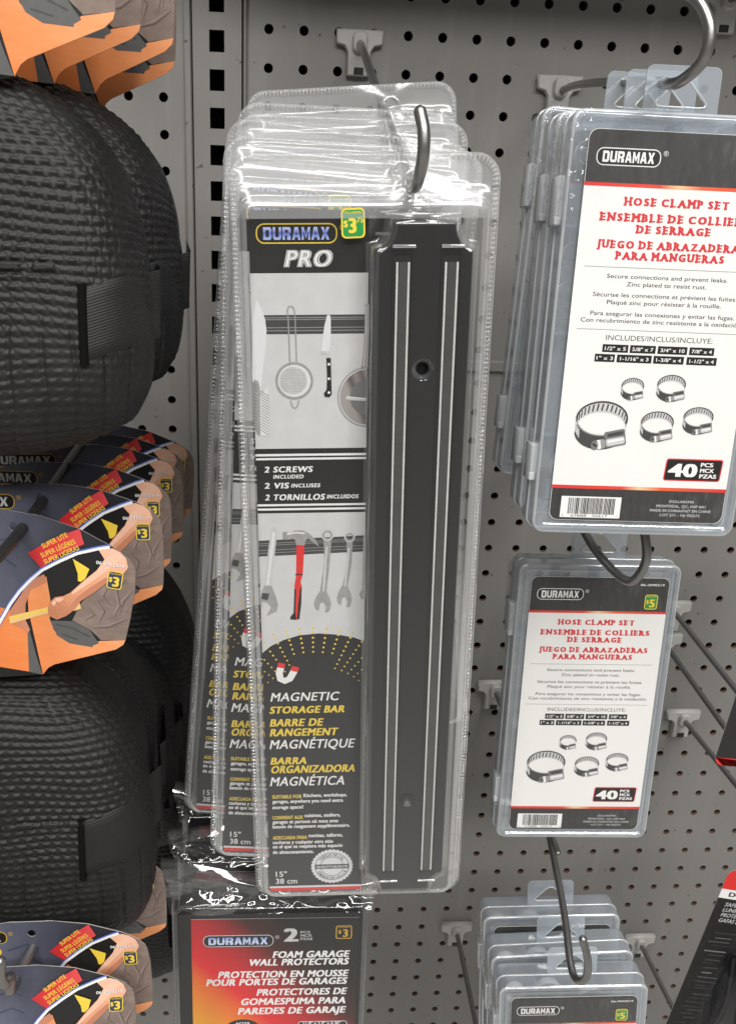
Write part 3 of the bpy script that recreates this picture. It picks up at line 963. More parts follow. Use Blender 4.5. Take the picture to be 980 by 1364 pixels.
def magnetic_card():
    mb = MB()
    ga, gb, gc = crop(MAGH, 300, 240, 0.3081), crop(MAGH, 300, 580, 0.2345), crop(MAGH, 310, 830, 0.2785)
    X0, X1 = 0.0080, 0.0620
    ZT, ZB = -0.0235, -0.4062
    P = lambda g, pts: [g(*p) for p in pts]
    u = lambda t: X0 + (X1 - X0) * t
    mb.loft(rrect(X0, X1, ZB, ZT, 0.003), [(0, 0.0007), (0, 0.0)], 'card_back', cap0=True, smooth=False)
    mb.poly(rrect(X0, X1, ZB, ZT, 0.003), 0, 'card_black')
    # header
    za, zb = -0.0508, -0.1338
    logo(mb, 0.0112, 0.0478, -0.0335, 0.0088, 2, 'logo_blue', 'ink_yellow', 'ink_black', w=0.0006)
    for b, m_, l in ((0.075, 'ink_white', 2), (0.045, 'ink_midgrey', 3), (0.01, 'ink_white', 4)):
        mb.text('PRO', 0.0350, -0.0442, 0.0074, l, m_, w=0.0200 + b * 0.02, align='C', bold=b, shear=0.22, spacing=1.12)
    # kitchen picture
    mb.rect(X0, X1, zb, za, 1, 'ink_wall')
    b0, b1 = ga(300, 582)[1], ga(300, 665)[1]
    mb.rect(u(0.10), X1, b1, b0, 2, 'ink_dark')
    for t in (0.14, 0.24, 0.66, 0.82):
        z = b0 + (b1 - b0) * t
        mb.rect(u(0.10), X1, z - 0.00018, z + 0.00018, 3, 'ink_grey')
    mb.poly(P(ga, [(118, 620), (120, 585), (136, 515), (158, 560), (173, 605), (178, 650), (177, 700), (150, 935), (128, 940), (116, 850)]), 4, 'ink_blade')
    mb.poly(P(ga, [(118, 880), (126, 862), (142, 868), (150, 900), (152, 1105), (138, 1098), (122, 1060)]), 5, 'ink_steel')
    mb.poly(P(ga, [(150, 940), (172, 905), (184, 895), (188, 1105), (152, 1105)]), 5, 'ink_blade')
    for k in range(15):
        y = 925 + k * 12
        mb.line(P(ga, [(154, y - 14), (187, y + 8)]), 0.00022, 6, 'ink_black')
    for k in range(14):
        y = 885 + k * 14
        mb.line(P(ga, [(120, y - 8), (136, y + 2)]), 0.0002, 6, 'ink_dark')
    c = ga(298, 868)
    r = abs(ga(380, 868)[0] - c[0])
    mb.disc(c[0], c[1], r, 4, 'ink_steel')
    mb.disc(c[0], c[1], r * 0.86, 5, 'ink_blade')
    mb.disc(c[0] - r * 0.06, c[1] + r * 0.02, r * 0.74, 6, 'ink_silver')
    for k in range(-4, 5):
        w_ = math.sqrt(max(0.0, 1 - (k / 5.2) ** 2)) * r * 0.70
        mb.line([(c[0] - r * 0.06 - w_, c[1] + k * r * 0.14), (c[0] - r * 0.06 + w_, c[1] + k * r * 0.14)], 0.00012, 7, 'ink_steel')
        mb.line([(c[0] - r * 0.06 + k * r * 0.14, c[1] - w_), (c[0] - r * 0.06 + k * r * 0.14, c[1] + w_)], 0.00012, 7, 'ink_steel')
    mb.line(P(ga, [(279, 785), (272, 600), (268, 560), (274, 545), (290, 545), (298, 560), (302, 600), (308, 785)]), 0.00055, 6, 'ink_steel')
    mb.line(P(ga, [(282, 952), (290, 980), (300, 986), (310, 980), (318, 952)]), 0.0006, 6, 'ink_steel')
    mb.poly(P(ga, [(440, 582), (428, 630), (420, 690), (414, 738), (450, 740), (456, 690), (456, 600), (452, 582)]), 5, 'ink_blade')
    mb.poly(P(ga, [(413, 738), (450, 738), (450, 768), (437, 768), (437, 750), (413, 750)]), 6, 'ink_silver')
    mb.poly(P(ga, [(437, 768), (456, 768), (458, 860), (460, 925), (450, 938), (430, 936), (426, 922), (438, 905), (440, 860)]), 6, 'ink_black')
    for y in (795, 858, 918):
        q = ga(448, y)
        mb.disc(q[0], q[1], 0.00065, 7, 'ink_white', n=12)
    c = ga(618, 938)
    r = abs(ga(490, 938)[0] - c[0])
    A = [PI * 0.5 + PI * i / 24 for i in range(25)]
    for rr, m_, l in ((1.04, 'ink_grey', 4), (1.0, 'ink_silver', 5), (0.95, 'ink_pan', 6)):
        mb.poly([(min(c[0] + r * rr * math.cos(a), X1 - 0.0003), c[1] + r * rr * math.sin(a)) for a in A], l, m_)
    mb.poly([(min(c[0] + r * 0.62 * math.cos(a), X1 - 0.0003), c[1] + r * 0.62 * math.sin(a)) for a in A], 7, 'ink_midgrey')
    mb.line(P(ga, [(522, 938), (540, 945), (610, 948)]), [0.0019, 0.0013, 0.0013], 8, 'ink_silver')
    mb.line(P(ga, [(528, 936), (610, 944)]), 0.0005, 9, 'ink_white')
    mb.poly(P(ga, [(604, 535), (622, 535), (622, 640), (616, 810), (588, 815), (600, 690)]), 8, 'ink_pan')
    mb.line(P(ga, [(610, 545), (608, 690), (597, 805)]), 0.0006, 9, 'ink_silver')
    # band with the screw count
    zt, zl = gb(500, 80)[1], gb(500, 440)[1]
    mb.rect(X0, X1, zl, zt, 2, 'ink_black')
    for y0, y1 in ((103, 116), (126, 138), (388, 400), (412, 424)):
        mb.rect(X0, X1, gb(500, y1)[1], gb(500, y0)[1], 3, 'ink_white')
    for t, a, b, y, h in (('2 SCREWS', 224, 497, 192, 34), ('INCLUDED', 274, 445, 234, 22), ('2 VIS', 224, 362, 285, 33), ('INCLUSES', 376, 540, 284, 22),
                          ('2 TORNILLOS', 228, 566, 350, 34), ('INCLUIDOS', 578, 757, 346, 23)):
        put(mb, gb, t, a, b, y, h, 4, 'ink_white', bold=0.042, shear=0.18, spacing=1.1)
    # workshop picture
    zw = gb(500, 440)[1]
    arc = P(gb, [(195, 1240), (260, 1198), (330, 1165), (420, 1138), (530, 1127), (640, 1134), (730, 1150), (800, 1170)])
    arc[0] = (X0, arc[0][1])
    arc[-1] = (X1, arc[-1][1])
    mb.poly([(X0, zw)] + arc + [(X1, zw)], 1, 'ink_wall')
    mb.poly(P(gb, [(190, 600), (800, 568), (800, 660), (190, 690)]), 2, 'ink_dark')
    for k in (0.2, 0.32, 0.62, 0.8):
        mb.line(P(gb, [(192, 600 + 90 * k), (798, 568 + 92 * k)]), 0.0003, 3, 'ink_grey')
    mb.poly(P(gb, [(262, 530), (278, 521), (294, 532), (292, 570), (262, 860), (222, 862), (245, 640)]), 4, 'ink_silver')
    mb.line(P(gb, [(276, 550), (240, 850)]), 0.0014, 5, 'ink_blade')
    mb.poly(P(gb, [(222, 855), (262, 855), (288, 920), (300, 965), (290, 1000), (236, 1026), (260, 975), (235, 950), (205, 945), (212, 985), (200, 945), (203, 900)]), 5, 'ink_steel')
    mb.poly(P(gb, [(212, 895), (250, 900), (240, 936), (205, 930)]), 6, 'ink_dark')
    mb.poly(P(gb, [(404, 615), (450, 615), (440, 790), (428, 830), (434, 880), (422, 1040), (405, 1050), (368, 1046), (372, 1028), (390, 1010), (393, 850), (402, 800)]), 4, 'ink_bright_red')
    mb.poly(P(gb, [(393, 870), (402, 880), (398, 1000), (404, 1048), (368, 1046), (372, 1028), (388, 1010)]), 5, 'ink_black')
    mb.poly(P(gb, [(434, 850), (431, 960), (421, 1044), (408, 1046), (414, 960), (424, 880)]), 5, 'ink_black')
    mb.line(P(gb, [(398, 791), (438, 791)]), 0.0006, 6, 'ink_black')
    mb.poly(P(gb, [(326, 552), (345, 548), (362, 558), (395, 540), (440, 540), (475, 556), (510, 590), (534, 632), (500, 610), (470, 585), (455, 600), (450, 625), (402, 622), (396, 592), (362, 583), (345, 596), (326, 588)]), 6, 'ink_steel')
    mb.line(P(gb, [(350, 562), (400, 552), (450, 556)]), 0.0009, 7, 'ink_blade')
    for cx, cy, r0, hx, y1, w_, ox in ((580, 566, 36, 555, 960, 30, 0), (706, 578, 31, 678, 930, 24, 0)):
        q = gb(cx, cy)
        rr = abs(gb(cx + r0, cy)[0] - q[0])
        mb.disc(q[0], q[1], rr, 6, 'ink_steel', rz=rr * 0.98, inner=0.55)
        mb.disc(q[0], q[1], rr * 0.98, 7, 'ink_blade', rz=rr * 0.95, inner=0.86)
        mb.poly(P(gb, [(cx - w_ * 0.75, cy + r0 * 0.8), (cx + w_ * 0.75, cy + r0 * 0.8), (cx + w_ * 0.45, cy + 150), (hx + w_ * 0.6, y1 - 60), (hx - w_ * 0.6, y1 - 60), (cx - w_ * 0.55, cy + 150)]), 5, 'ink_steel')
        mb.line(P(gb, [(cx - 4, cy + r0 + 30), (hx + 2, y1 - 70)]), 0.0011, 6, 'ink_silver')
        s_ = r0 / 36
        mb.poly(P(gb, [(hx - 18 * s_, y1 - 75), (hx + 18 * s_, y1 - 75), (hx + 38 * s_, y1 - 35), (hx + 46 * s_, y1), (hx + 36 * s_, y1 + 38), (hx + 12 * s_, y1 + 50), (hx + 18 * s_, y1 + 12), (hx + 4 * s_, y1 - 12), (hx - 16 * s_, y1 - 8), (hx - 26 * s_, y1 + 36), (hx - 44 * s_, y1 + 24), (hx - 52 * s_, y1 - 5), (hx - 40 * s_, y1 - 40)]), 6, 'ink_steel')
    mb.poly([gb(785, 570), gb(797, 568), gb(797, 920), gb(775, 935), gb(760, 905), gb(778, 870)], 5, 'ink_steel')
    # black foot with its fan of yellow dots
    cxf, czf = (X0 + X1) / 2, gc(380, 400)[1]
    for i in range(9):
        R_ = 0.0505 + 0.0 - i * 0.0028
        n_ = 25
        for k in range(n_):
            a = PI * (0.5 + (k - (n_ - 1) / 2) * 0.039)
            x, z = cxf + R_ * 0.92 * math.cos(a) * 1.25, czf + R_ * math.sin(a) - 0.003
            fade = abs(k - (n_ - 1) / 2) / ((n_ - 1) / 2)
            rd = 0.00070 * (1 - 0.6 * fade ** 2) * (1 - 0.04 * i)
            if X0 + 0.001 < x < X1 - 0.001 and not (i > 5 and fade < 0.25):
                mb.disc(x, z, rd, 2, 'ink_gold' if fade > 0.6 else 'ink_yellow', n=8)
    M_ = P(gc, [(232, 205), (222, 240), (228, 270), (248, 278), (272, 268), (288, 240), (298, 222)])
    mb.line(M_, 0.0038, 5, 'ink_white')
    mb.line(P(gc, [(234, 192), (229, 215)]), 0.0038, 6, 'ink_bright_red')
    mb.line(P(gc, [(301, 209), (294, 232)]), 0.0038, 6, 'ink_bright_red')
    for t, a, b, y, h, m_, bo in (('MAGNETIC', 184, 508, 352, 42, 'ink_white', 0.012), ('STORAGE BAR', 178, 538, 414, 34, 'ink_yellow', 0.040), ('BARRE DE', 180, 432, 476, 36, 'ink_yellow', 0.040),
                                  ('RANGEMENT', 180, 502, 522, 36, 'ink_yellow', 0.040), ('MAGNÉTIQUE', 180, 582, 578, 44, 'ink_white', 0.012), ('BARRA', 183, 356, 660, 34, 'ink_yellow', 0.040),
                                  ('ORGANIZADORA', 184, 587, 698, 36, 'ink_yellow', 0.040), ('MAGNÉTICA', 182, 538, 756, 44, 'ink_white', 0.012)):
        put(mb, gc, t, a, b, y, h, 3, m_, bold=bo + 0.008, shear=0.2, spacing=1.05)
    for t, a, b, y, m_ in (('SUITABLE FOR', 188, 330, 832, 'ink_yellow'), ('Kitchens, workshops,', 338, 546, 824, 'ink_white'), ('garages, anywhere you need extra', 189, 527, 852, 'ink_white'), ('storage space!', 189, 337, 882, 'ink_white'),
                           ('CONVIENT AUX', 190, 336, 932, 'ink_yellow'), ('cuisines, ateliers,', 343, 515, 920, 'ink_white'), ('garages et partout où vous avez', 190, 505, 950, 'ink_white'), ('besoin de rangement supplémentaire.', 190, 560, 972, 'ink_white'),
                           ('ADECUADA PARA', 191, 356, 1028, 'ink_yellow'), ('cocinas, talleres,', 362, 526, 1016, 'ink_white'), ('cocheras y cualquier otro sitio', 191, 480, 1048, 'ink_white'), ('en el que se requiera más espacio', 191, 525, 1068, 'ink_white'), ('de almacenamiento.', 191, 388, 1096, 'ink_white')):
        put(mb, gc, t, a, b, y, 17, 3, m_, bold=0.038)
    put(mb, gc, '15"', 206, 258, 1203, 26, 3, 'ink_white', bold=0.01)
    put(mb, gc, '38 cm', 206, 308, 1236, 26, 3, 'ink_white', bold=0.01)
    q = gc(474, 1166)
    rr = abs(gc(576, 1178)[0] - q[0])
    pts = []
    for k in range(64):
        a = 2 * PI * k / 64
        pts.append((q[0] + rr * (1.0 if k % 2 else 0.93) * math.cos(a), q[1] + rr * (1.0 if k % 2 else 0.93) * math.sin(a)))
    mb.poly(pts, 3, 'ink_blade')
    mb.disc(q[0], q[1], rr * 0.80, 4, 'ink_dark', inner=0.965)
    mb.disc(q[0], q[1], rr * 0.55, 4, 'ink_dark', inner=0.955)
    mb.rect(q[0] - rr * 0.80, q[0] + rr * 0.80, q[1] - rr * 0.13, q[1] + rr * 0.13, 5, 'ink_dark')
    mb.text('QUALITY•QUALITÉ', q[0], q[1], rr * 0.13, 6, 'ink_white', w=rr * 1.45, align='C', bold=0.02)
    for word, mid, dr in (('INDUSTRIAL', PI / 2, -1), ('INDUSTRIELLE', -PI / 2, 1)):
        for i, ch in enumerate(word):
            a = mid + dr * (i - (len(word) - 1) / 2) * 0.205
            mb.text(ch, q[0] + rr * 0.67 * math.cos(a), q[1] + rr * 0.67 * math.sin(a), rr * 0.15, 6, 'ink_dark', align='C', bold=0.02, ang=a - PI / 2 if dr < 0 else a + PI / 2)
    mb.rect(X0, X1, ZB + 0.0004, gc(380, 1266)[1], 3, 'ink_bright_red')
    mb.rect(X0, X1, gc(380, 1266)[1], gc(380, 1257)[1], 3, 'ink_blade')
    return mb

BAR = [(0.0742, -0.4055), (0.1018, -0.4055)]
def bar_outline():
    """flat bar whose four corners are scooped out"""
    x0, x1, z0, z1 = 0.0640, 0.1082, -0.3965, -0.0282
    w, hh = 0.0082, 0.0120
    pts = []
    for cx, cz, sx, sz, rev in ((x1, z0, -1, 1, True), (x1, z1, -1, -1, False), (x0, z1, 1, -1, True), (x0, z0, 1, 1, False)):
        arc = []
        for i in range(7):
            a = PI / 2 * i / 6
            arc.append((cx + sx * w * math.cos(a), cz + sz * hh * math.sin(a)))
        pts += arc if rev else arc[::-1]
    return pts

def ripple(x, z):
    """slack in the empty top of the pouch, and the step where the sheet climbs onto the tray"""
    def sm(a, b, t):
        t = max(0.0, min(1.0, (t - a) / (b - a)))
        return t * t * (3 - 2 * t)
    k = sm(-0.030, -0.020, z)
    dx, dz = x - 0.0823, z + 0.0118
    rad = math.atan2(dz, dx)
    d = math.hypot(dx, dz)
    s = 0.0013 * math.sin(rad * 4.0 + 0.6 + 14 * d) * min(1.0, d / 0.012) * math.exp(-d / 0.030)
    n1 = noise.noise((x * 18 + z * 30, z * 60, 3.1))
    n2 = noise.noise((x * 110 - z * 160, z * 210 + x * 60, 7.7))
    s += 0.00045 * n1 + 0.00005 * (1 - 2 * abs(n2))
    edge = max(0.0, min(1.0, x / 0.007, (0.12 - x) / 0.007, -z / 0.005))
    step = -0.0042 * sm(0.0115, 0.0225, -z + 0.0012 * noise.noise((x * 28, 2.2, 0.4))) * max(0.0, min(1.0, (x - 0.002) / 0.006, (0.118 - x) / 0.006)) * sm(-0.40, -0.39, z)
    return s * k * edge + step * (1.0 if z > -0.05 else 0.0)

def make_magnetic_pack(label, loc, w):
    t = thing('magnetic_bar_pack', label, 'magnetic bar pack', loc, w, 'magnetic storage bars in clear pouches')
    W, H = 0.120, 0.409
    out = rrect(0, W, -H, 0, 0.011, 6)
    # pouch: a back and a front sheet with the welded seam
    mb = MB()
    def lim(z):
        r = 0.011
        d = max(0.0, max(z + r, -H + r - z))
        d = min(d, r)
        return r - math.sqrt(max(r * r - d * d, 0.0))
    zs = [-0.011 * (1 - math.cos(PI / 2 * i / 6)) for i in range(7)] + [-0.011 - 0.0007 * i for i in range(1, 28)] + [-0.031 - (0.366) * i / 40 for i in range(41)] + [-H + 0.011 * (1 - math.cos(PI / 2 * i / 6)) for i in range(6, -1, -1)]
    for y, mat, fl in ((0.0016, 'pouch_film', True), (-0.0002, 'flap', False)):
        rows = []
        for z in zs:
            a = lim(z)
            rows.append([(a + (W - 2 * a) * j / 72, y + ripple(a + (W - 2 * a) * j / 72, z) * (1 if y < 0 else 0.0), z) for j in range(73)])
        if mat == 'flap':
            cut = next(i for i, z in enumerate(zs) if z < -0.0265)
            mb.grid(rows[:cut + 1], 'flap_film', flip=True)
        else:
            mb.grid(rows, mat, flip=False)
    mb.build('pouch', t)
    mb = MB()
    per = 0.0
    o_, i_ = offset(out, -0.0005), offset(out, -0.0032)
    n = len(out)
    # fine steps along the seam
    S = []
    for k in range(n + 1):
        a, b = k % n, (k + 1) % n
        L = math.dist(o_[a], o_[b])
        m_ = max(1, int(L / 0.006))
        for q in range(m_ if k < n else 1):
            f = q / m_
            S.append(((o_[a][0] + (o_[b][0] - o_[a][0]) * f, o_[a][1] + (o_[b][1] - o_[a][1]) * f), (i_[a][0] + (i_[b][0] - i_[a][0]) * f, i_[a][1] + (i_[b][1] - i_[a][1]) * f)))
    rows, uvs = [], []
    last = None
    for po, pi_ in S:
        if last:
            per += math.dist(last, po)
        last = po
        rows.append([(po[0], -0.0006, po[1]), ((po[0] + pi_[0]) / 2, -0.0011, (po[1] + pi_[1]) / 2), (pi_[0], -0.0006, pi_[1])])
        uvs.append([(per, 0), (per, 0.5), (per, 1)])
    mb.grid(rows, 'seam_film', uv=uvs, flip=True)
    mb.loft(out, [(0.0001, 0.0014), (0.0003, 0.0002), (-0.0004, -0.0005)], 'tray_film')
    mb.build('welded_seam', t)
    # eyelet weld round the hanging hole
    mb = MB()
    c = (0.0823, -0.0118)
    ring = [(c[0] + 0.0046 * math.cos(2 * PI * k / 28), c[1] + 0.0046 * math.sin(2 * PI * k / 28)) for k in range(28)]
    mb.loft(ring, [(0.0014, -0.0004), (0.0008, -0.0014), (0, -0.0016), (-0.0006, -0.0008)], 'edge_film')
    mb.build('hang_hole', t)
    # shaped tray over card and bar
    mb = MB()
    tray = rrect(0.0047, 0.1153, -0.4068, -0.0200, 0.007, 6)
    mb.loft(tray, [(0.0016, -0.0004), (0.0006, -0.0009), (0, -0.0030), (-0.0008, -0.0037), (-0.0026, -0.0038)], 'edge_film')
    mb.loft(tray, [(-0.0026, -0.0038), (-0.0036, -0.0038)], 'tray_film', cap1=True)
    mb.loft(rrect(0.0030, 0.1170, -0.4077, -0.0178, 0.008, 6), [(0.0008, -0.0003), (0, -0.0012), (-0.0008, -0.0004)], 'edge_film')
    bo = bar_outline()
    mb.loft(bo, [(0.0036, -0.0038), (0.0020, -0.0044), (0.0012, -0.0120), (0.0004, -0.0136), (-0.0016, -0.0141)], 'side_film')
    holes = [(0.0866, -0.0930), (0.0862, -0.3335)]
    hp = [[(x + 0.0052 * math.cos(2 * PI * k / 24), z + 0.0052 * math.sin(2 * PI * k / 24)) for k in range(24)] for x, z in holes]
    mb.poly(offset(bo, -0.0016), -0.0141, 'bar_film', holes=hp[:1])
    for h in hp[:1]:
        mb.loft(h, [(-0.0022, -0.0110), (-0.0006, -0.0136), (0, -0.0141)], 'bar_film')
    for x0 in (0.0719, 0.0936):
        for zz in ((-0.0392, -0.0378), (-0.3875, -0.3862)):
            mb.box(x0 - 0.0006, x0 + 0.0098, -0.0150, -0.0139, zz[0], zz[1], 'edge_film', bev=0.0004)
    mb.build('blister_tray', t)
    mb = magnetic_card()
    mb.build('printed_card', t, loc=(0, 0.0004, 0))
    # the bar itself
    mb = MB()
    holes = [(0.0866, -0.0930), (0.0862, -0.3335)]
    mb.loft(bo, [(-0.0004, 0.0006), (-0.0004, -0.0100), (-0.0010, -0.0112)], 'bar_plastic', cap0=True, smooth=False)
    cap = offset(bo, -0.0010)
    hp = [[(x + 0.0046 * math.cos(2 * PI * k / 24), z + 0.0046 * math.sin(2 * PI * k / 24)) for k in range(24)] for x, z in holes]
    mb.poly(cap, -0.0112, 'bar_plastic', holes=hp)
    mb.loft(hp[0], [(-0.0022, -0.0040), (-0.0017, -0.0068), (-0.0004, -0.0108), (0, -0.0112)], 'bar_plastic')
    mb.poly(offset(hp[0], -0.0020), -0.0045, 'bar_recess')
    mb.loft(hp[1], [(-0.0045, -0.0082), (-0.0030, -0.0086), (-0.0010, -0.0102), (0, -0.0112)], 'bar_plastic')
    bb = mb.build('bar_body', t)
    for x0 in (0.0719, 0.0936):
        mb = MB()
        x1 = x0 + 0.0092
        zt, zb_ = -0.0412, -0.3845
        mb.loft(rrect(x0, x1, zb_, zt, 0.0008, 2), [(0, -0.0112), (0, -0.0119), (-0.0007, -0.0119), (-0.0007, -0.01135)], 'bar_plastic', cap1=True, smooth=False, capmat='bar_recess')
        for a in (x0 + 0.0014, x0 + 0.0066):
            mb.box(a, a + 0.0010, -0.0126, -0.0114, zb_ + 0.003, zt - 0.0042, 'bar_steel', bev=0.0003)
        mb.box(x0 + 0.0027, x0 + 0.0065, -0.0120, -0.0114, zb_ + 0.003, zt - 0.0042, 'magnet_strip')
        mb.build('magnet_rail', t)
    mb = MB()
    price_tag(mb, 0.0536, -0.0310, 0.0106, 0.0128, '3', '75', True)
    mb.build('price_sticker', t, loc=(0, -0.0041, 0), rot=(0, math.radians(-2), 0))
    return t

def price_tag(mb, cx, cz, w, h, num, cents, green, base=0):
    """small price mark with a rounded outline"""
    fill = 'ink_green' if green else 'ink_navy'
    mb.rect(cx - w / 2, cx + w / 2, cz - h / 2, cz + h / 2, base, 'ink_yellow', r=w * 0.2)
    e = w * 0.07
    mb.rect(cx - w / 2 + e, cx + w / 2 - e, cz - h / 2 + e, cz + h / 2 - e, base + 1, fill, r=w * 0.15)
    mb.text('DOLLARAMA', cx, cz + h * 0.36, h * 0.075, base + 2, 'ink_yellow', w=w * 0.72, align='C', bold=0.02)
    if cents:
        mb.text(num, cx - w * 0.03, cz - h * 0.06, h * 0.50, base + 2, 'ink_yellow', w=w * 0.34, align='C', bold=0.05)
        mb.text('$', cx - w * 0.31, cz + h * 0.0, h * 0.22, base + 2, 'ink_yellow', align='C', bold=0.03)
        mb.text(cents, cx + w * 0.29, cz + h * 0.11, h * 0.19, base + 2, 'ink_yellow', w=w * 0.26, align='C', bold=0.03)
    else:
        mb.text(num, cx + w * 0.08, cz - h * 0.06, h * 0.54, base + 2, 'ink_yellow', w=w * 0.44, align='C', bold=0.05)
        mb.text('$', cx - w * 0.28, cz + h * 0.03, h * 0.26, base + 2, 'ink_yellow', align='C', bold=0.03)

mp = make_magnetic_pack('frontmost clear pouch with a black magnetic storage bar, fully readable card', (-0.0179, -0.3068, -0.0846), (-0.035, -0.0404, -0.0331))
dup(mp, 'clear magnetic bar pouch directly behind the readable one, its foot swung a little left', (-0.0204, -0.2830, -0.0766), (-0.030, 0.0234, -0.0471))
dup(mp, 'clear magnetic bar pouch swung farthest left, its lower left corner over black plastic wrap', (-0.0197, -0.2524, -0.0679), (-0.0385, 0.0705, -0.0565), skip=('price_sticker',))
dup(mp, 'clear magnetic bar pouch with the third highest top edge of the stack', (-0.0168, -0.2278, -0.0653), (-0.035, -0.0004, -0.0331), skip=('price_sticker',))
dup(mp, 'clear magnetic bar pouch with the second highest top edge of the stack', (-0.0164, -0.2010, -0.0587), (-0.045, 0.0100, -0.0331), skip=('price_sticker',))
dup(mp, 'rearmost clear magnetic bar pouch, its lower right corner showing over the panel', (-0.0133, -0.1700, -0.0520), (-0.110, -0.0900, -0.010), skip=('price_sticker',))
#@@HOSE
# ================================================================== hose clamp boxes
MIDH = homog([[0.000425783, 3.9271e-05, -0.331651133], [6.974e-06, -0.000445745, 0.337100207], [-2.2387e-05, -0.000196766, 1.0]])

def hose_clamp_print(mb, cx, cz, r, lay, sq=0.62, yaw=-0.35):
    """printed picture of one worm-drive clamp: slotted band seen from above, screw housing at its lower right"""
    bh = r * 0.26
    rz = r * sq
    E = lambda a, k=1.0, dz=0.0: (cx + r * k * math.cos(a), cz + rz * k * math.sin(a) + dz)
    A = [2 * PI * i / 40 for i in range(40)]
    # inside of the far half, then the near outside
    back = [a for a in np.linspace(-0.25, PI + 0.25, 26)]
    mb.poly([E(a, 1, bh) for a in back] + [E(a, 1, -bh * 0.55) for a in back[::-1]], lay, 'ink_silver')
    mb.line([E(a, 1, bh) for a in back], r * 0.07, lay + 2, 'ink_dark')
    for a in np.linspace(0.05, PI - 0.05, 17):
        w = r * 0.045 * (0.45 + abs(math.sin(a)))
        p, q = E(a, 1, bh * 0.72), E(a + 0.05, 0.98, -bh * 0.25)
        mb.line([p, q], w, lay + 1, 'ink_dark')
    front = [a for a in np.linspace(PI + 0.02, 1.76 * PI, 20)]
    mb.poly([E(a, 1, bh) for a in front] + [E(a, 1.0, -bh) for a in front[::-1]], lay + 1, 'ink_dark')
    mb.line([E(a, 1, bh) for a in front], r * 0.05, lay + 2, 'ink_grey')
    mb.line([E(a, 1, -bh) for a in front], r * 0.07, lay + 2, 'ink_dark')
    for a in np.linspace(PI + 0.06, PI + 0.5, 4):
        mb.line([E(a, 1, bh * 0.6), E(a + 0.04, 1, -bh * 0.6)], r * 0.05, lay + 3, 'ink_silver')
    # housing
    hx, hz = cx + r * 0.62, cz - rz * 0.78
    mb.rect(hx - r * 0.42, hx + r * 0.40, hz - r * 0.30, hz + r * 0.34, lay + 3, 'ink_midgrey', r=r * 0.08, ang=0.22)
    mb.rect(hx - r * 0.36, hx + r * 0.38, hz - r * 0.24, hz + r * 0.05, lay + 4, 'ink_silver', r=r * 0.08, ang=0.22)
    mb.rect(hx - r * 0.30, hx + r * 0.34, hz - r * 0.10, hz - r * 0.01, lay + 5, 'ink_white', r=r * 0.03, ang=0.22)
    mb.rect(hx - r * 0.34, hx + r * 0.30, hz + r * 0.12, hz + r * 0.26, lay + 4, 'ink_dark', r=r * 0.05, ang=0.22)
    # screw
    mb.rect(hx - r * 0.78, hx - r * 0.38, hz - r * 0.42, hz - r * 0.04, lay + 4, 'ink_grey', r=r * 0.1, ang=0.22)
    mb.rect(hx - r * 0.70, hx - r * 0.56, hz - r * 0.42, hz - r * 0.06, lay + 5, 'ink_white', r=r * 0.03, ang=0.22)
    mb.disc(hx - r * 0.80, hz - r * 0.27, r * 0.15, lay + 5, 'ink_midgrey', rz=r * 0.19, n=14)
    mb.line([(hx - r * 0.88, hz - r * 0.22), (hx - r * 0.72, hz - r * 0.32)], r * 0.06, lay + 6, 'ink_black')

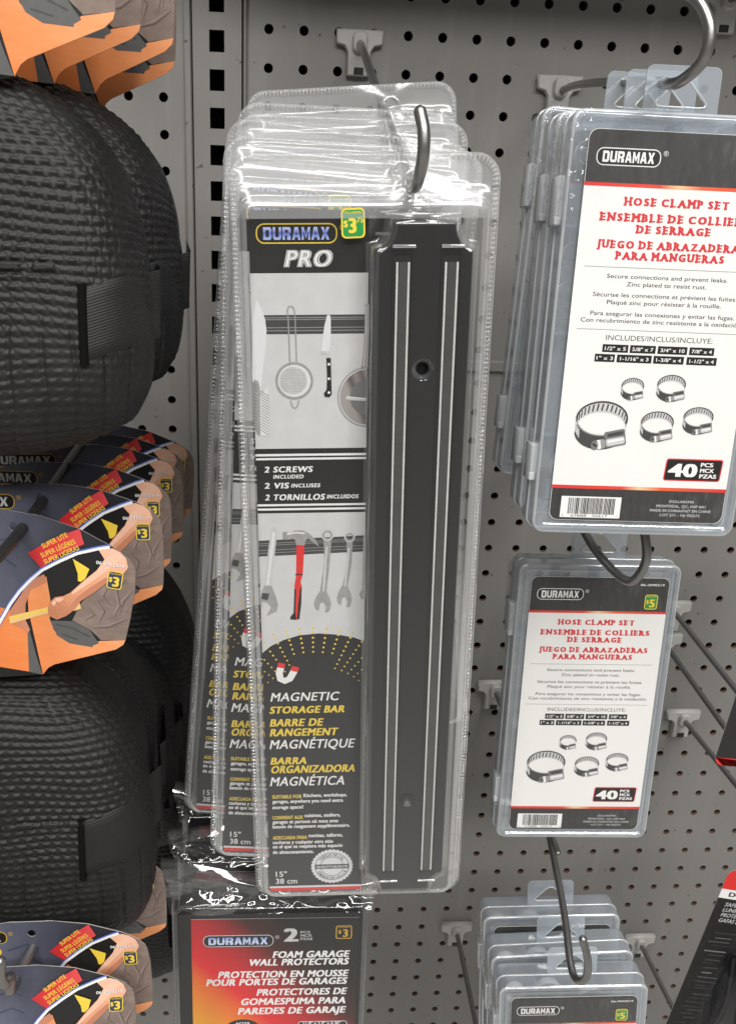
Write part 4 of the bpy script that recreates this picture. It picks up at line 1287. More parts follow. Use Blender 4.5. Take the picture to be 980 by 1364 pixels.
def hose_label():
    mb = MB()
    W, H = 0.0950, 0.1960
    g = crop(MIDH, 640, 700, 0.347)
    C = 0.0477
    mb.loft(rrect(0, W, -H, 0, 0.0045), [(0, 0.0004), (0, 0.0)], 'card_back', cap0=True, smooth=False)
    mb.poly(rrect(0, W, -H, 0, 0.0045), 0, 'paper_white')
    z1, z2 = -0.0245, -0.1785
    edge = rrect(0, W, -H, 0, 0.0045)
    top = [p for p in rrect(0.0002, W - 0.0002, z1, -0.0002, 0.0045) if p[1] > z1 + 0.006]
    mb.poly([(0.0002, z1), (W - 0.0002, z1)] + top, 1, 'dark_brushed')
    bot = [p for p in rrect(0.0002, W - 0.0002, -H + 0.0002, z2, 0.0045) if p[1] < z2 - 0.006]
    mb.poly(bot[:6] + [(W - 0.0002, z2), (0.0002, z2)] + bot[6:], 1, 'dark_brushed')
    mb.rect(0.0, W, z1 - 0.0016, z1, 2, 'red_stripe')
    mb.rect(0.0, W, z2, z2 + 0.0018, 2, 'red_stripe')
    logo(mb, 0.0046, 0.0366, -0.0125, 0.0082, 2, 'ink_white', 'ink_white', 'ink_black', w=0.0005)
    mb.text('06-3090219', 0.0915, -0.0050, 0.0016, 2, 'ink_white', w=0.0165, align='R', bold=0.02)
    for t, w, z in (('HOSE CLAMP SET', 0.0538, -0.0327), ('ENSEMBLE DE COLLIERS', 0.0766, -0.0402), ('DE SERRAGE', 0.0387, -0.0456),
                    ('JUEGO DE ABRAZADERAS', 0.0768, -0.0531), ('PARA MANGUERAS', 0.0564, -0.0584)):
        mb.text(t, C, z, 0.0035, 2, 'ink_red', w=w, align='C', bold=0.072, slab=True)
    for z, a, b in ((-0.0642, 0.0045, 0.0905), (-0.0950, 0.0040, 0.0905)):
        mb.rect(a, b, z - 0.00016, z + 0.00016, 1, 'ink_grey')
    for t, w, z in (('Secure connections and prevent leaks.', 0.0622, -0.0684), ('Zinc plated to resist rust.', 0.0412, -0.0721), ('Sécurise les connections et prévient les fuites.', 0.0745, -0.0775),
                    ('Plaqué zinc pour résister à la rouille.', 0.0592, -0.0812), ('Para asegurar las conexiones y evitar las fugas.', 0.0750, -0.0868), ('Con recubrimiento de zinc resistente a la oxidación.', 0.0842, -0.0903)):
        mb.text(t, C, z, 0.0022, 1, 'ink_dark', w=w, align='C', bold=0.006)
    mb.text('INCLUDES/INCLUS/INCLUYE:', C, -0.0988, 0.0027, 1, 'ink_dark', w=0.0558, align='C', bold=0.004)
    for z, row in ((-0.1043, ((243, 316, '1/2" x 5'), (321, 394, '5/8" x 7'), (400, 484, '3/4" x 10'), (490, 561, '7/8" x 4'))),
                   (-0.1093, ((224, 281, '1" x 3'), (287, 386, '1-1/16" x 3'), (391, 478, '1-3/8" x 4'), (486, 572, '1-1/2" x 4')))):
        for a, b, t in row:
            xa, xb = C + (a - 401) * 0.0001845, C + (b - 401) * 0.0001845
            mb.rect(xa, xb, z - 0.0020, z + 0.0020, 1, 'ink_black')
            mb.text(t, (xa + xb) / 2, z, 0.0019, 2, 'ink_white', w=(xb - xa) * 0.82, align='C', bold=0.02)
    for X, Y, rr, sq in ((249, 925, 71, 0.66), (334, 832, 31, 0.7), (443, 828, 39, 0.66), (406, 925, 45, 0.66), (522, 908, 41, 0.64)):
        p = g(X, Y)
        r = abs(g(X + rr, Y)[0] - p[0])
        hose_clamp_print(mb, p[0], p[1], r, 2, sq)
    a, b = 0.0598, 0.0908
    zt, zb = -0.1607, -0.1728
    mb.rect(a, b, zb, zt, 1, 'ink_bright_red', r=0.0014, slant=0.06)
    mb.rect(a + 0.0006, b - 0.0006, zb + 0.0006, zt - 0.0006, 2, 'ink_black', r=0.001, slant=0.06)
    zc = (zt + zb) / 2
    mb.text('40', a + 0.0018, zc, 0.0072, 3, 'ink_white', w=0.0160, bold=0.05)
    for t, z, w in (('PCS', 0.0031, 0.0068), ('MCX', 0.0, 0.0076), ('PZAS', -0.0031, 0.0094)):
        mb.text(t, a + 0.0192, zc + z, 0.0022, 3, 'ink_white', w=w, bold=0.045)
    xa, xb, zb, zt = 0.0058, 0.0385, -0.1945, -0.1828
    mb.rect(xa, xb, zb, zt, 2, 'ink_white')
    rnd = random.Random(5)
    x = xa + 0.0040
    while x < xb - 0.0034:
        w = rnd.choice((0.00022, 0.00034, 0.0005, 0.0007))
        mb.rect(x, x + w, zb + 0.0020, zt - 0.0008, 3, 'ink_black')
        x += w + rnd.choice((0.00022, 0.0003, 0.00045))
    mb.text('6', xa + 0.0014, zb + 0.0013, 0.0012, 3, 'ink_black', align='C')
    mb.text('67888', xa + 0.0102, zb + 0.0011, 0.0013, 3, 'ink_black', w=0.0085, align='C')
    mb.text('42617', xa + 0.0217, zb + 0.0011, 0.0013, 3, 'ink_black', w=0.0085, align='C')
    mb.text('1', xb - 0.0014, zb + 0.0013, 0.0012, 3, 'ink_black', align='C')
    for t, w, z in (('DOLLARAMA', 0.0135, -0.1842), ('MONTRÉAL, QC, H4P 0A1', 0.0270, -0.1868), ('MADE IN CHINA/FAIT EN CHINE', 0.0335, -0.1893), ('LOT 271 - V# 703275', 0.0220, -0.1918)):
        mb.text(t, 0.0715, z, 0.0015, 2, 'ink_silver', w=w, align='C', bold=0.01)
    return mb

def make_clamp_box(label, loc, w):
    t = thing('hose_clamp_box', label, 'hose clamp set', loc, w, 'hose clamp sets in clear plastic boxes')
    B = (-0.0085, 0.1025, -0.2035, 0.0090)
    out = rrect(*B, 0.0065, 6)
    # lid: raised rim round a clear recessed front
    mb = MB()
    mb.loft(out, [(0, 0.0115), (0, 0.0012)], 'milky_plastic')
    mb.loft(out, [(0, 0.0012), (-0.0005, 0.0003), (-0.0012, 0.0)], 'milky_rim')
    mb.loft(out, [(-0.0012, 0.0), (-0.0034, 0.0)], 'milky_plastic')
    mb.loft(offset(out, -0.0034), [(0, 0.0), (-0.0006, 0.0005), (-0.0010, 0.0012), (-0.0030, 0.0013)], 'milky_plastic', cap1=True)
    mb.rect(0.0, 0.0950, -0.1960, 0.0, -0.0017, 'lid_film', r=0.004)
    mb.build('lid', t)
    mb = MB()
    mb.loft(out, [(-0.0045, 0.0262), (-0.0030, 0.0262), (-0.0008, 0.0255), (-0.0004, 0.0240), (-0.0004, 0.0130)], 'milky_plastic', cap0=True)
    mb.loft(out, [(-0.0004, 0.0130), (0.0006, 0.0126), (0.0006, 0.0117), (-0.0004, 0.0117)], 'milky_rim')
    mb.build('box_base', t)
    mb = MB()
    for z in (-0.045, -0.098, -0.151):
        mb.box(B[0] + 0.0025, B[1] - 0.0025, 0.004, 0.0255, z - 0.0006, z + 0.0006, 'inner_divider')
    for x in (0.020, 0.0475, 0.075):
        mb.box(x - 0.0006, x + 0.0006, 0.004, 0.0255, B[2] + 0.003, B[3] - 0.003, 'inner_divider')
    rnd = random.Random(3)
    for k in range(26):                                     # the clamps seen dimly through the sides
        cx, cz = rnd.uniform(0.0, 0.095), rnd.choice((-0.02, -0.07, -0.125, -0.178)) + rnd.uniform(-0.012, 0.012)
        r = rnd.uniform(0.005, 0.0105)
        cx = min(max(cx, B[0] + r + 0.003), B[1] - r - 0.003)
        y = rnd.uniform(0.006, 0.018)
        vs = []
        n = 20
        for a in range(n):
            c_, s_ = math.cos(2 * PI * a / n), math.sin(2 * PI * a / n)
            vs += [(cx + r * c_, y, cz + r * s_), (cx + r * c_, y + 0.006, cz + r * s_)]
        mb.add(vs, [(2 * a, 2 * ((a + 1) % n), 2 * ((a + 1) % n) + 1, 2 * a + 1) for a in range(n)], 'bar_steel', smooth=True)
    mb.build('compartment_tray', t)
    for z0, z1 in ((-0.0455, -0.0215), (-0.1760, -0.1560)):
        mb = MB()
        mb.loft(rrect(B[0] - 0.0033, B[0] + 0.0008, z0, z1, 0.0010, 3), [(-0.0008, 0.0165), (0, 0.0158), (0, 0.0052), (-0.0008, 0.0045)], 'milky_rim', cap0=True, cap1=True)
        mb.loft(rrect(B[0] - 0.0036, B[0] - 0.0002, z0 + 0.0004, z0 + 0.0045, 0.0006, 2), [(0, 0.0045), (-0.0003, 0.0034)], 'milky_rim', cap1=True)
        mb.build('hinge', t)
    mb = MB()                                               # torn shrink wrap left round the hinge corner
    rows = []
    for i in range(40):
        z = B[3] - 0.004 - 0.050 * i / 39
        row = []
        for j in range(36):
            u = j / 35
            n_ = 1 - 2 * abs(noise.noise((u * 9, z * 190, 4.4)))
            n2 = 1 - 2 * abs(noise.noise((u * 22 + 5, z * 420, 1.4)))
            q = 0.0009 * n_ + 0.0005 * n2
            if u < 0.45:
                f = u / 0.45
                row.append((B[0] + 0.0085 * (1 - f) - 0.0012 * f, -0.0012 - q, z + 0.004 * (1 - f)))
            else:
                f = (u - 0.45) / 0.55
                row.append((B[0] - 0.0014 - abs(q), 0.0005 + 0.024 * f, z))
        rows.append(row)
    mb.grid(rows, 'bag_film')
    mb.build('shrink_wrap', t)
    # hang tab with a triangular hole
    mb = MB()
    tx0, tx1, tz0, tz1 = 0.0295, 0.0672, 0.0080, 0.0325
    cx = (tx0 + tx1) / 2
    tab = [(tx1, tz0)] + rrect(tx0, tx1, tz0, tz1, 0.0035, 5)[6:18] + [(tx0, tz0)]
    hole = []
    tri = [(cx - 0.0140, 0.0140), (cx + 0.0140, 0.0140), (cx, 0.0282)]
    for i in range(3):
        a, b, c = Vector(tri[i - 1]), Vector(tri[i]), Vector(tri[(i + 1) % 3])
        d1, d2 = (a - b).normalized(), (c - b).normalized()
        r = 0.0042 if i < 2 else 0.0052
        for q in range(6):
            f = q / 5
            hole.append(tuple((b + d1 * r * (1 - f) ** 2 + d2 * r * f ** 2)))
    for y in (0.0128, 0.0138):
        mb.poly(tab, y, 'milky_plastic', holes=[hole])
    for lp in (tab, hole):
        mb.loft(lp, [(0, 0.0138), (0, 0.0128)], 'milky_rim', smooth=False)
    mb.loft(hole, [(0.0008, 0.0126), (0.0004, 0.0120), (0, 0.0126)], 'milky_rim')
    mb.build('hang_tab', t)
    hose_label().build('printed_label', t, loc=(0, -0.0003, 0))
    mb = MB()
    price_tag(mb, 0.0834, -0.0172, 0.0090, 0.0108, '5', '', True)
    mb.build('price_sticker', t, loc=(0, -0.0009, 0))
    return t

hb = make_clamp_box('front box of the upper hose clamp stack, large readable label', (0.1546, -0.2675, -0.0665), (-0.1266, 0.0078, -0.0278))
dup(hb, 'hose clamp box squeezed between the front and rear boxes of the upper stack', (0.1552, -0.2400, -0.0663), (-0.1266, 0.0091, -0.0278))
dup(hb, 'rear hose clamp box of the upper stack, tilted so its foot ends higher', (0.1626, -0.1880, -0.0616), (-0.1266, 0.0396, -0.0278))
dup(hb, 'single hose clamp box with 5 dollar sticker hanging in the middle, fully visible', (0.1812, -0.1961, -0.3417), (-0.1181, -0.0057, -0.0376))
dup(hb, 'front box of the lowest hose clamp stack, label cut by the bottom edge', (0.1898, -0.2543, -0.6654), (-0.10, -0.0699, -0.0717))
dup(hb, 'hose clamp box in the middle of the lowest stack, only top and tab showing', (0.1902, -0.2266, -0.6651), (-0.10, -0.0702, -0.0436))
dup(hb, 'rear hose clamp box of the lowest stack, its tab highest', (0.1925, -0.1892, -0.6640), (-0.10, -0.0699, -0.071))
#@@FOAM
# ================================================================== foam wall protectors in clear bags
FOAMH = homog([[0.000348857, -7.207e-06, -0.079837599], [-5.721e-06, -0.000418067, 0.513847979], [-3.5285e-05, -0.000200897, 1.0]])

def make_foam_pack(label, loc, w, seed):
    t = thing('foam_protector_pack', label, 'foam protectors', loc, w, 'foam garage wall protectors in clear bags')
    g = crop(FOAMH, 200, 1080, 0.3673)
    mb = MB()
    mb.loft(rrect(-0.0085, 0.1085, -0.1500, 0.0055, 0.004), [(-0.001, 0.0300), (0, 0.0290), (0, 0.0020), (-0.0012, 0.0008)], 'black_foam', cap0=True, cap1=True)
    mb.build('foam_block', t)
    mb = MB()
    W = 0.106
    mb.loft([(0, -0.148), (W, -0.148), (W, 0), (0, 0)], [(0, 0.0004), (0, 0)], 'card_back', cap0=True, smooth=False)
    mb.rect(0, W, -0.148, 0, 0, 'foam_print')
    a, b = g(192, 475), g(447, 475)
    logo(mb, a[0], b[0], a[1], 0.0088, 2, 'logo_blue_small', 'ink_silver', 'ink_black', w=0.0005)
    put(mb, g, '2', 484, 538, 450, 48, 2, 'ink_silver', bold=0.05)
    for t_, y, x1 in (('PCS', 441, 580), ('MCX', 453, 586), ('PZAS', 465, 588)):
        put(mb, g, t_, 545, x1, y, 9, 2, 'ink_silver', bold=0.02)
    c = g(702, 441)
    hw = abs(g(731, 441)[0] - c[0])
    mb.rect(c[0] - hw, c[0] + hw, c[1] - 0.0050, c[1] + 0.0050, 2, 'ink_gold', r=0.0014)
    mb.rect(c[0] - hw + 0.0006, c[0] + hw - 0.0006, c[1] - 0.0044, c[1] + 0.0044, 3, 'ink_black', r=0.001)
    mb.text('3', c[0] + 0.0010, c[1] - 0.0005, 0.0058, 4, 'ink_gold', align='C', bold=0.03)
    mb.text('$', c[0] - 0.0026, c[1] + 0.0005, 0.0026, 4, 'ink_gold', align='C', bold=0.03)
    mb.text('DOLLARAMA', c[0], c[1] + 0.0036, 0.0006, 4, 'ink_gold', w=hw * 1.4, align='C', bold=0.02)
    for s_, X0, X1, y in (('FOAM GARAGE', 446, 722, 520), ('WALL PROTECTORS', 358, 720, 548), ('PROTECTION EN MOUSSE', 248, 718, 592), ('POUR PORTES DE GARAGES', 205, 714, 620),
                          ('PROTECTORES DE', 388, 712, 656), ('GOMAESPUMA PARA', 330, 710, 690), ('PAREDES DE GARAJE', 320, 708, 724)):
        put(mb, g, s_, X0, X1, y, 24, 2, 'ink_white', bold=0.046, shear=0.2, spacing=1.03)
    a, b = g(535, 790), g(712, 790)
    mb.ring(a[0], b[0], a[1] - 0.010, a[1] + 0.0055, 0.002, 0.0004, 2, 'ink_white')
    mb.rect(a[0] + 0.0004, b[0] - 0.0004, a[1] - 0.0096, a[1] + 0.0051, 2, 'ink_black', r=0.0018)
    put(mb, g, '11.8" x 5.9" x 0.30"', 555, 690, 770, 11, 4, 'ink_white', bold=0.02)
    q = g(335, 800)
    mb.disc(q[0], q[1], 0.0125, 2, 'ink_black', rz=0.0095)
    put(mb, g, 'AFTER', 308, 362, 772, 9, 4, 'ink_white', bold=0.02)
    mb.build('printed_sheet', t)
    # bag
    mb = MB()
    def crease(x, z, k=1.0):
        r = 0.0
        for s_, a_ in ((38, 1.0), (85, 0.55), (170, 0.25)):
            n_ = noise.noise((x * s_ + seed, z * s_ * 1.6, seed * 1.7))
            r += a_ * (1 - 2 * abs(n_))
        return r * 0.0022 * k
    bo = rrect(-0.0125, 0.1125, -0.152, 0.0105, 0.006)
    mb.loft(bo, [(-0.002, 0.033), (0.0002, 0.026), (0.0004, 0.006), (-0.0012, 0.0004), (-0.004, -0.0009)], 'bag_film', yfun=lambda x, z: crease(x, z, 0.35))
    rows = []
    for i in range(31):
        z = -0.150 + 0.155 * i / 30
        rows.append([(x, -0.0010 - abs(crease(x, z, 0.12)), z) for x in np.linspace(-0.0095, 0.1090, 40)])
    mb.grid(rows, 'bag_film')
    # loose top: folds up and back above the block
    rows = []
    for i in range(23):
        v = i / 22
        row = []
        for x in np.linspace(0, 1, 60):
            sp = 1 + 0.10 * v
            X = 0.05 + (x - 0.5) * 0.127 * sp
            top = 0.026 + 0.006 * math.sin(x * 5.5 + seed) - 0.006 * x
            Z = 0.0035 + v * top
            Y = -0.0008 + 0.010 * v * v + crease(X, Z, 1.9 * math.sin(PI * min(1.0, v * 1.15 + 0.12)))
            row.append((X, Y, Z))
        rows.append(row)
    mb.grid(rows, 'bag_top_film')
    rows2 = [[(p[0], p[1] + 0.004 + 0.010 * (1 - i / 22), p[2] - 0.0006) for p in r] for i, r in enumerate(rows)]
    mb.grid(rows2, 'bag_top_film', flip=True)
    mb.build('clear_bag', t)
    return t

make_foam_pack('front bagged foam protector pack with red and orange printed sheet', (-0.0426, -0.3005, -0.5322), (-0.1108, -0.0082, -0.0197), 1.3)
make_foam_pack('bagged foam protector pack just behind the front one, only crinkled bag top showing', (-0.0420, -0.2640, -0.5290), (-0.10, 0.01, 0.0), 5.1)
make_foam_pack('rearmost bagged foam protector pack, dark crinkled wrap under the left pouch corner', (-0.0420, -0.2280, -0.5230), (-0.09, 0.0, 0.0), 9.4)

# ================================================================== knee pads with header cards
def kneecard():
    mb = MB()
    A = ((8.415748e-05, 2.260992e-05, -0.017945981), (1.454350e-05, -9.800456e-05, 0.051628944))
    g = lambda X, Y: (A[0][0] * X + A[0][1] * Y + A[0][2], A[1][0] * X + A[1][1] * Y + A[1][2])
    P = lambda pts: [g(*p) for p in pts]
    right = P([(125, 1302), (165, 1262), (200, 1245), (380, 1203), (560, 1160), (605, 1135), (620, 1110), (655, 1010), (700, 850), (712, 770), (708, 735), (680, 690), (640, 658), (600, 630), (420, 540), (180, 475), (95, 455)])
    right = [(0.0222, -0.0741)] + right[1:-1] + [(0.012, 0.0075)]
    out = right + [(-x, z) for x, z in right[::-1]]
    hole = [(0.0022 * math.cos(2 * PI * k / 20), 0.0022 * math.sin(2 * PI * k / 20)) for k in range(20)]
    mb.loft(out, [(0, 0.0005), (0, 0.0)], 'card_back', smooth=False)
    mb.poly(out, 0.0005, 'card_back', holes=[hole])
    mb.poly(out, 0, 'navy_sky', holes=[hole])
    arc = P([(-260, 1330), (-160, 1140), (-80, 1030), (0, 925), (60, 860), (130, 800), (200, 750), (300, 704), (400, 664), (520, 638), (585, 628)])
    arc = [p for p in arc if p[0] > -0.058]
    low = [p for p in out if p[0] > 0.046 and p[1] < -0.0016]
    body = sorted([p for p in right if p[1] < -0.0012], key=lambda p: 0)
    region = [p for p in right if p[1] < -0.001]
    left = [(-x, z) for x, z in right[::-1] if z < -0.045]
    mb.poly(region + arc[::-1] + left, 1, 'ink_black')
    for dw, m_, l in ((0.0022, 'ink_blue', 9), (0.0014, 'ink_white', 10)):
        mb.line([(x - 0.0001, z + (0.0004 if l == 9 else 0)) for x, z in arc], dw, l, m_)
    mb.poly(P([(640, 660), (680, 690), (708, 735), (711, 770), (699, 850), (654, 1010), (619, 1110), (480, 1112), (430, 1060), (330, 1010), (380, 930), (470, 840), (560, 795), (630, 760)]), 2, 'brown_cloth')
    for ln in ([(660, 790), (600, 850), (610, 930), (570, 990)], [(690, 850), (630, 910), (600, 980)], [(560, 830), (520, 880), (560, 930)], [(480, 900), (520, 960), (480, 1020)], [(640, 1000), (540, 1040), (440, 1050)], [(420, 930), (460, 980), (400, 1010)], [(670, 930), (640, 960)]):
        mb.line(P(ln), [0.0002] + [0.00075] * (len(ln) - 2) + [0.0002], 4, 'ink_fold')
        mb.line([(x - 0.0009, z + 0.0006) for x, z in P(ln)], [0.0002] + [0.0013] * (len(ln) - 2) + [0.0002], 3, 'ink_fold_light')
    mb.poly(P([(92, 960), (100, 860), (130, 800), (215, 785), (222, 900), (205, 1000), (220, 1060), (260, 1105), (420, 1148), (470, 1116), (619, 1110), (604, 1135), (560, 1160), (380, 1203), (200, 1245), (165, 1262), (127, 1300)]), 4, 'orange_cloth')
    mb.poly(P([(205, 1010), (330, 1012), (425, 1058), (440, 1085), (468, 1128), (432, 1140), (428, 1150), (300, 1130), (235, 1090)]), 5, 'ink_pad')
    for ln in ([(240, 1030), (330, 1050), (420, 1095)], [(260, 1080), (350, 1110)]):
        mb.line(P(ln), 0.0006, 6, 'ink_dark')
    lg = P([(72, 1070), (50, 1286), (-60, 1290)])
    mb.poly([lg[0], (lg[0][0] - 0.010, lg[0][1] + 0.010), (-0.046, -0.040), (-0.0585, -0.048), (-0.0553, -0.0538), (-0.027, -0.0674), (-0.0224, -0.0738), lg[1]], 4, 'orange_cloth')
    mb.poly(P([(84, 1060), (104, 1200), (125, 1300), (50, 1287), (72, 1070)]), 6, 'ink_pad')
    mb.poly(P([(-10, 960), (60, 880), (110, 820), (150, 795), (205, 770), (214, 812), (120, 850), (80, 930), (70, 1010), (88, 1060), (72, 1078), (40, 1050), (-10, 1030)]), 7, 'ink_skin_dark')
    mb.poly(P([(-20, 992), (210, 938), (216, 968), (-20, 1030)]), 8, 'ink_wood')
    mb.line(P([(-20, 1003), (205, 950)]), 0.0009, 9, 'ink_yellow')
    mb.poly(P([(352, 912), (384, 918), (389, 945), (345, 958)]), 8, 'ink_wood')
    mb.poly(P([(520, 642), (600, 634), (640, 655), (668, 685), (674, 730), (640, 768), (560, 800), (470, 860), (392, 905), (352, 950), (300, 985), (245, 1005), (205, 985), (200, 955), (216, 915), (250, 888), (300, 880), (340, 862), (420, 800), (500, 745), (548, 690)]), 9, 'ink_skin')
    mb.poly(P([(300, 985), (352, 950), (392, 905), (470, 860), (560, 800), (640, 768), (620, 760), (540, 785), (450, 835), (380, 880), (330, 930)]), 10, 'ink_skin_dark')
    mb.poly(P([(548, 690), (600, 660), (640, 672), (620, 700), (560, 745), (480, 795), (420, 830), (350, 872), (345, 862), (420, 805), (500, 748)]), 10, 'ink_skin_light')
    mb.poly(P([(228, 915), (258, 893), (300, 890), (290, 905), (255, 915), (236, 935)]), 10, 'ink_skin_light')
    for ln in ([(222, 930), (250, 950), (246, 1000)], [(250, 905), (280, 940), (278, 990)], [(290, 900), (312, 930), (308, 978)], [(215, 965), (240, 975)]):
        mb.line(P(ln), 0.0004, 11, 'ink_skin_dark')
    mb.poly(P([(374, 690), (418, 715), (459, 740), (430, 790), (403, 806), (388, 802), (392, 765)]), 10, 'ink_yellow')
    # red banner
    mb.poly(P([(130, 665), (280, 590), (430, 538), (445, 615), (310, 670), (195, 738)]), 11, 'banner_red')
    for s_, a, b, y0, y1 in (('SUPER LITE', 212, 356, 640, 574), ('SUPER LÉGÈRES', 200, 396, 686, 606), ('SUPER LIGERAS', 212, 412, 718, 636)):
        p, q = g(a, y0 - 6), g(b, y1 - 2)
        an = math.atan2(q[1] - p[1], q[0] - p[0])
        mb.text(s_, (p[0] + q[0]) / 2, (p[1] + q[1]) / 2 + 0.0004, 0.0025, 12, 'ink_yellow', w=math.dist(p, q), align='C', bold=0.015, ang=an, shear=0.05)
    p, q = g(502, 700), g(655, 728)
    mb.text('06-3012519', (p[0] + q[0]) / 2, (p[1] + q[1]) / 2, 0.0018, 12, 'ink_white', w=math.dist(p, q), align='C', bold=0.02, ang=0.02)
    mb.text('06-3012519', (p[0] + q[0]) / 2 + 0.0001, (p[1] + q[1]) / 2 - 0.0001, 0.0018, 11, 'ink_black', w=math.dist(p, q), align='C', bold=0.03, ang=0.02)
    c = g(594, 795)
    price_tag(mb, c[0], c[1], 0.0072, 0.0092, '3', '', False, base=11)
    logo(mb, -0.0520, -0.0130, -0.0020, 0.0080, 2, 'ink_silver', 'ink_gold', 'ink_black', w=0.0005)
    mb.text('PRO', -0.0270, -0.0115, 0.0062, 2, 'ink_yellow', w=0.0200, align='C', bold=0.03, shear=0.2)
    for ln in ([(-120, 620), (20, 600), (80, 640)], [(-100, 720), (0, 700), (60, 740)]):
        mb.line(P(ln), 0.0006, 1, 'ink_navy')
    return mb

HALF = [(0.0, 0.0), (0.016, -0.0025), (0.033, -0.0095), (0.048, -0.0200), (0.059, -0.0330), (0.066, -0.0500), (0.0695, -0.0700), (0.0715, -0.0920), (0.0720, -0.1130), (0.0700, -0.1290), (0.0640, -0.1410), (0.0500, -0.1490), (0.0340, -0.1540), (0.017, -0.1570), (0.0, -0.1580)]

class Dome:
    """rounded cap of a knee pad: outline HALF mirrored, bulging towards the viewer"""
    def __init__(s, sx, sz, depth):
        s.d = depth
        h = [(x * sx, z * sz) for x, z in HALF]
        full = [(-x, z) for x, z in h[1:-1]] + h[::-1]
        s.loop = full                                           # counter-clockwise enough for a star shape
        s.c = (0.0, -0.082 * sz)
        s.ang = sorted((math.atan2(z - s.c[1], x - s.c[0]), math.hypot(x - s.c[0], z - s.c[1])) for x, z in full)
        s.A = np.array([a for a, _ in s.ang])
        s.R = np.array([r for _, r in s.ang])

    def rad(s, a):
        return float(np.interp(a, s.A, s.R, period=2 * PI))

    def y(s, t):
        return -s.d * max(0.0, 1 - t ** 6.0) ** 0.6

    def at(s, a, t):
        r = s.rad(a) * t
        return (s.c[0] + r * math.cos(a), s.y(t), s.c[1] + r * math.sin(a))

    def over(s, x, z, lift=0.0):
        dx, dz = x - s.c[0], z - s.c[1]
        t = math.hypot(dx, dz) / s.rad(math.atan2(dz, dx))
        if t <= 1:
            return (x, s.y(t) - lift, z)
        return (x, 0.0 + (t - 1) * 0.10 - lift, z)

_pads = {}
def pad_mesh(d):
    """foam cap with its pressed basket weave as real relief; lower half calmer, with upright grooves"""
    n, m_ = 420, 190
    ang = -PI + 2 * PI * np.arange(n + 1) / n
    R_ = np.array([d.rad(a) for a in ang])
    t = np.sin(PI / 2 * np.linspace(1, 0, m_ + 1))
    Y = -d.d * np.maximum(0, 1 - t ** 6.0) ** 0.6
    X = d.c[0] + t[:, None] * (R_ * np.cos(ang))[None, :]
    Z = d.c[1] + t[:, None] * (R_ * np.sin(ang))[None, :]
    YY = np.repeat(Y[:, None], n + 1, 1)
    P = np.stack([X, YY, Z], -1)
    seg = np.zeros_like(X)                                       # length along the surface from the middle of the cap
    dl = np.linalg.norm(np.diff(P[::-1], axis=0), axis=-1)
    seg[1:] = np.cumsum(dl, 0)
    seg = seg[::-1]
    U = seg * np.cos(ang)[None, :]
    V = d.c[1] + seg * np.sin(ang)[None, :]
    T1 = np.gradient(P, axis=1)
    T0 = np.gradient(P, axis=0)
    T1[:, 0] = T1[:, -1] = (P[:, 1] - P[:, -2]) / 2
    Nn = np.cross(T0, T1)
    L = np.linalg.norm(Nn, axis=-1, keepdims=True)
    Nn = np.where(L > 1e-12, Nn / np.maximum(L, 1e-12), np.array([0, -1.0, 0]))
    Nn = np.where((Nn[..., 1:2] > 0), -Nn, Nn)
    Nn[0] = np.stack([np.cos(ang), 0 * ang, np.sin(ang)], -1)
    wob = 0.0009 * np.sin(U * 90 + V * 40) + 0.0006 * np.sin(V * 150 - U * 60 + 1.0)
    v = (V + wob) / 0.0041
    row = np.floor(v)
    rs = np.random.RandomState(4)
    jit = rs.uniform(-0.12, 0.12, 400)[(row.astype(int)) % 400]
    u = (U + 1.2 * wob) / 0.0056 + 0.5 * (row % 2) + jit
    cell = np.floor(u)
    fu, fv = u - cell, v - row
    ca = rs.uniform(0.7, 1.15, 4096)[((cell * 37 + row * 91).astype(int)) % 4096]
    dash = np.sin(PI * np.clip((fu - 0.06) / 0.88, 0, 1)) ** 0.55
    ridge = np.sin(PI * np.clip((fv - 0.12) / 0.76, 0, 1)) ** 0.9
    post = np.exp(-((np.abs(fu - 0.5) - 0.5) / 0.13) ** 2) * 0.55         # upright threads between the dashes
    low = np.clip((-0.078 - Z) / 0.045, 0, 1)
    low = low * low * (3 - 2 * low)
    h = 0.00125 * (1 - 0.45 * low) * ca * np.maximum(dash * ridge, post)
    h -= 0.0009 * low * np.exp(-((np.abs(((U + 0.8 * wob) / 0.0125) % 1 - 0.5)) / 0.07) ** 2)
    for a, b in ((0.004, 0.012), (0.017, 0.025), (0.030, 0.038)):           # short raised moulding marks
        for sg in (1, -1):
            k = (sg * U > a) & (sg * U < b) & (np.abs(V + 0.079 + 0.06 * np.abs(U) * 0) < 0.0013)
            h = np.where(k, 0.0022, h)
    Q = P + Nn * h[..., None]
    back = []
    for y0, k in ((0.030, 0.985), (0.012, 1.0)):
        back.append(np.stack([d.c[0] + (P[0, :, 0] - d.c[0]) * k, np.full(n + 1, y0), P[0, :, 2]], -1))
    G = np.concatenate([np.stack(back), Q], 0)
    rows, cols = G.shape[:2]
    idx = np.arange(rows * cols).reshape(rows, cols)
    F_ = np.stack([idx[:-1, :-1], idx[:-1, 1:], idx[1:, 1:], idx[1:, :-1]], -1).reshape(-1, 4)
    mb = MB()
    mb.add(G.reshape(-1, 3).tolist(), F_.tolist(), 'weave_foam', smooth=True)
    return mb

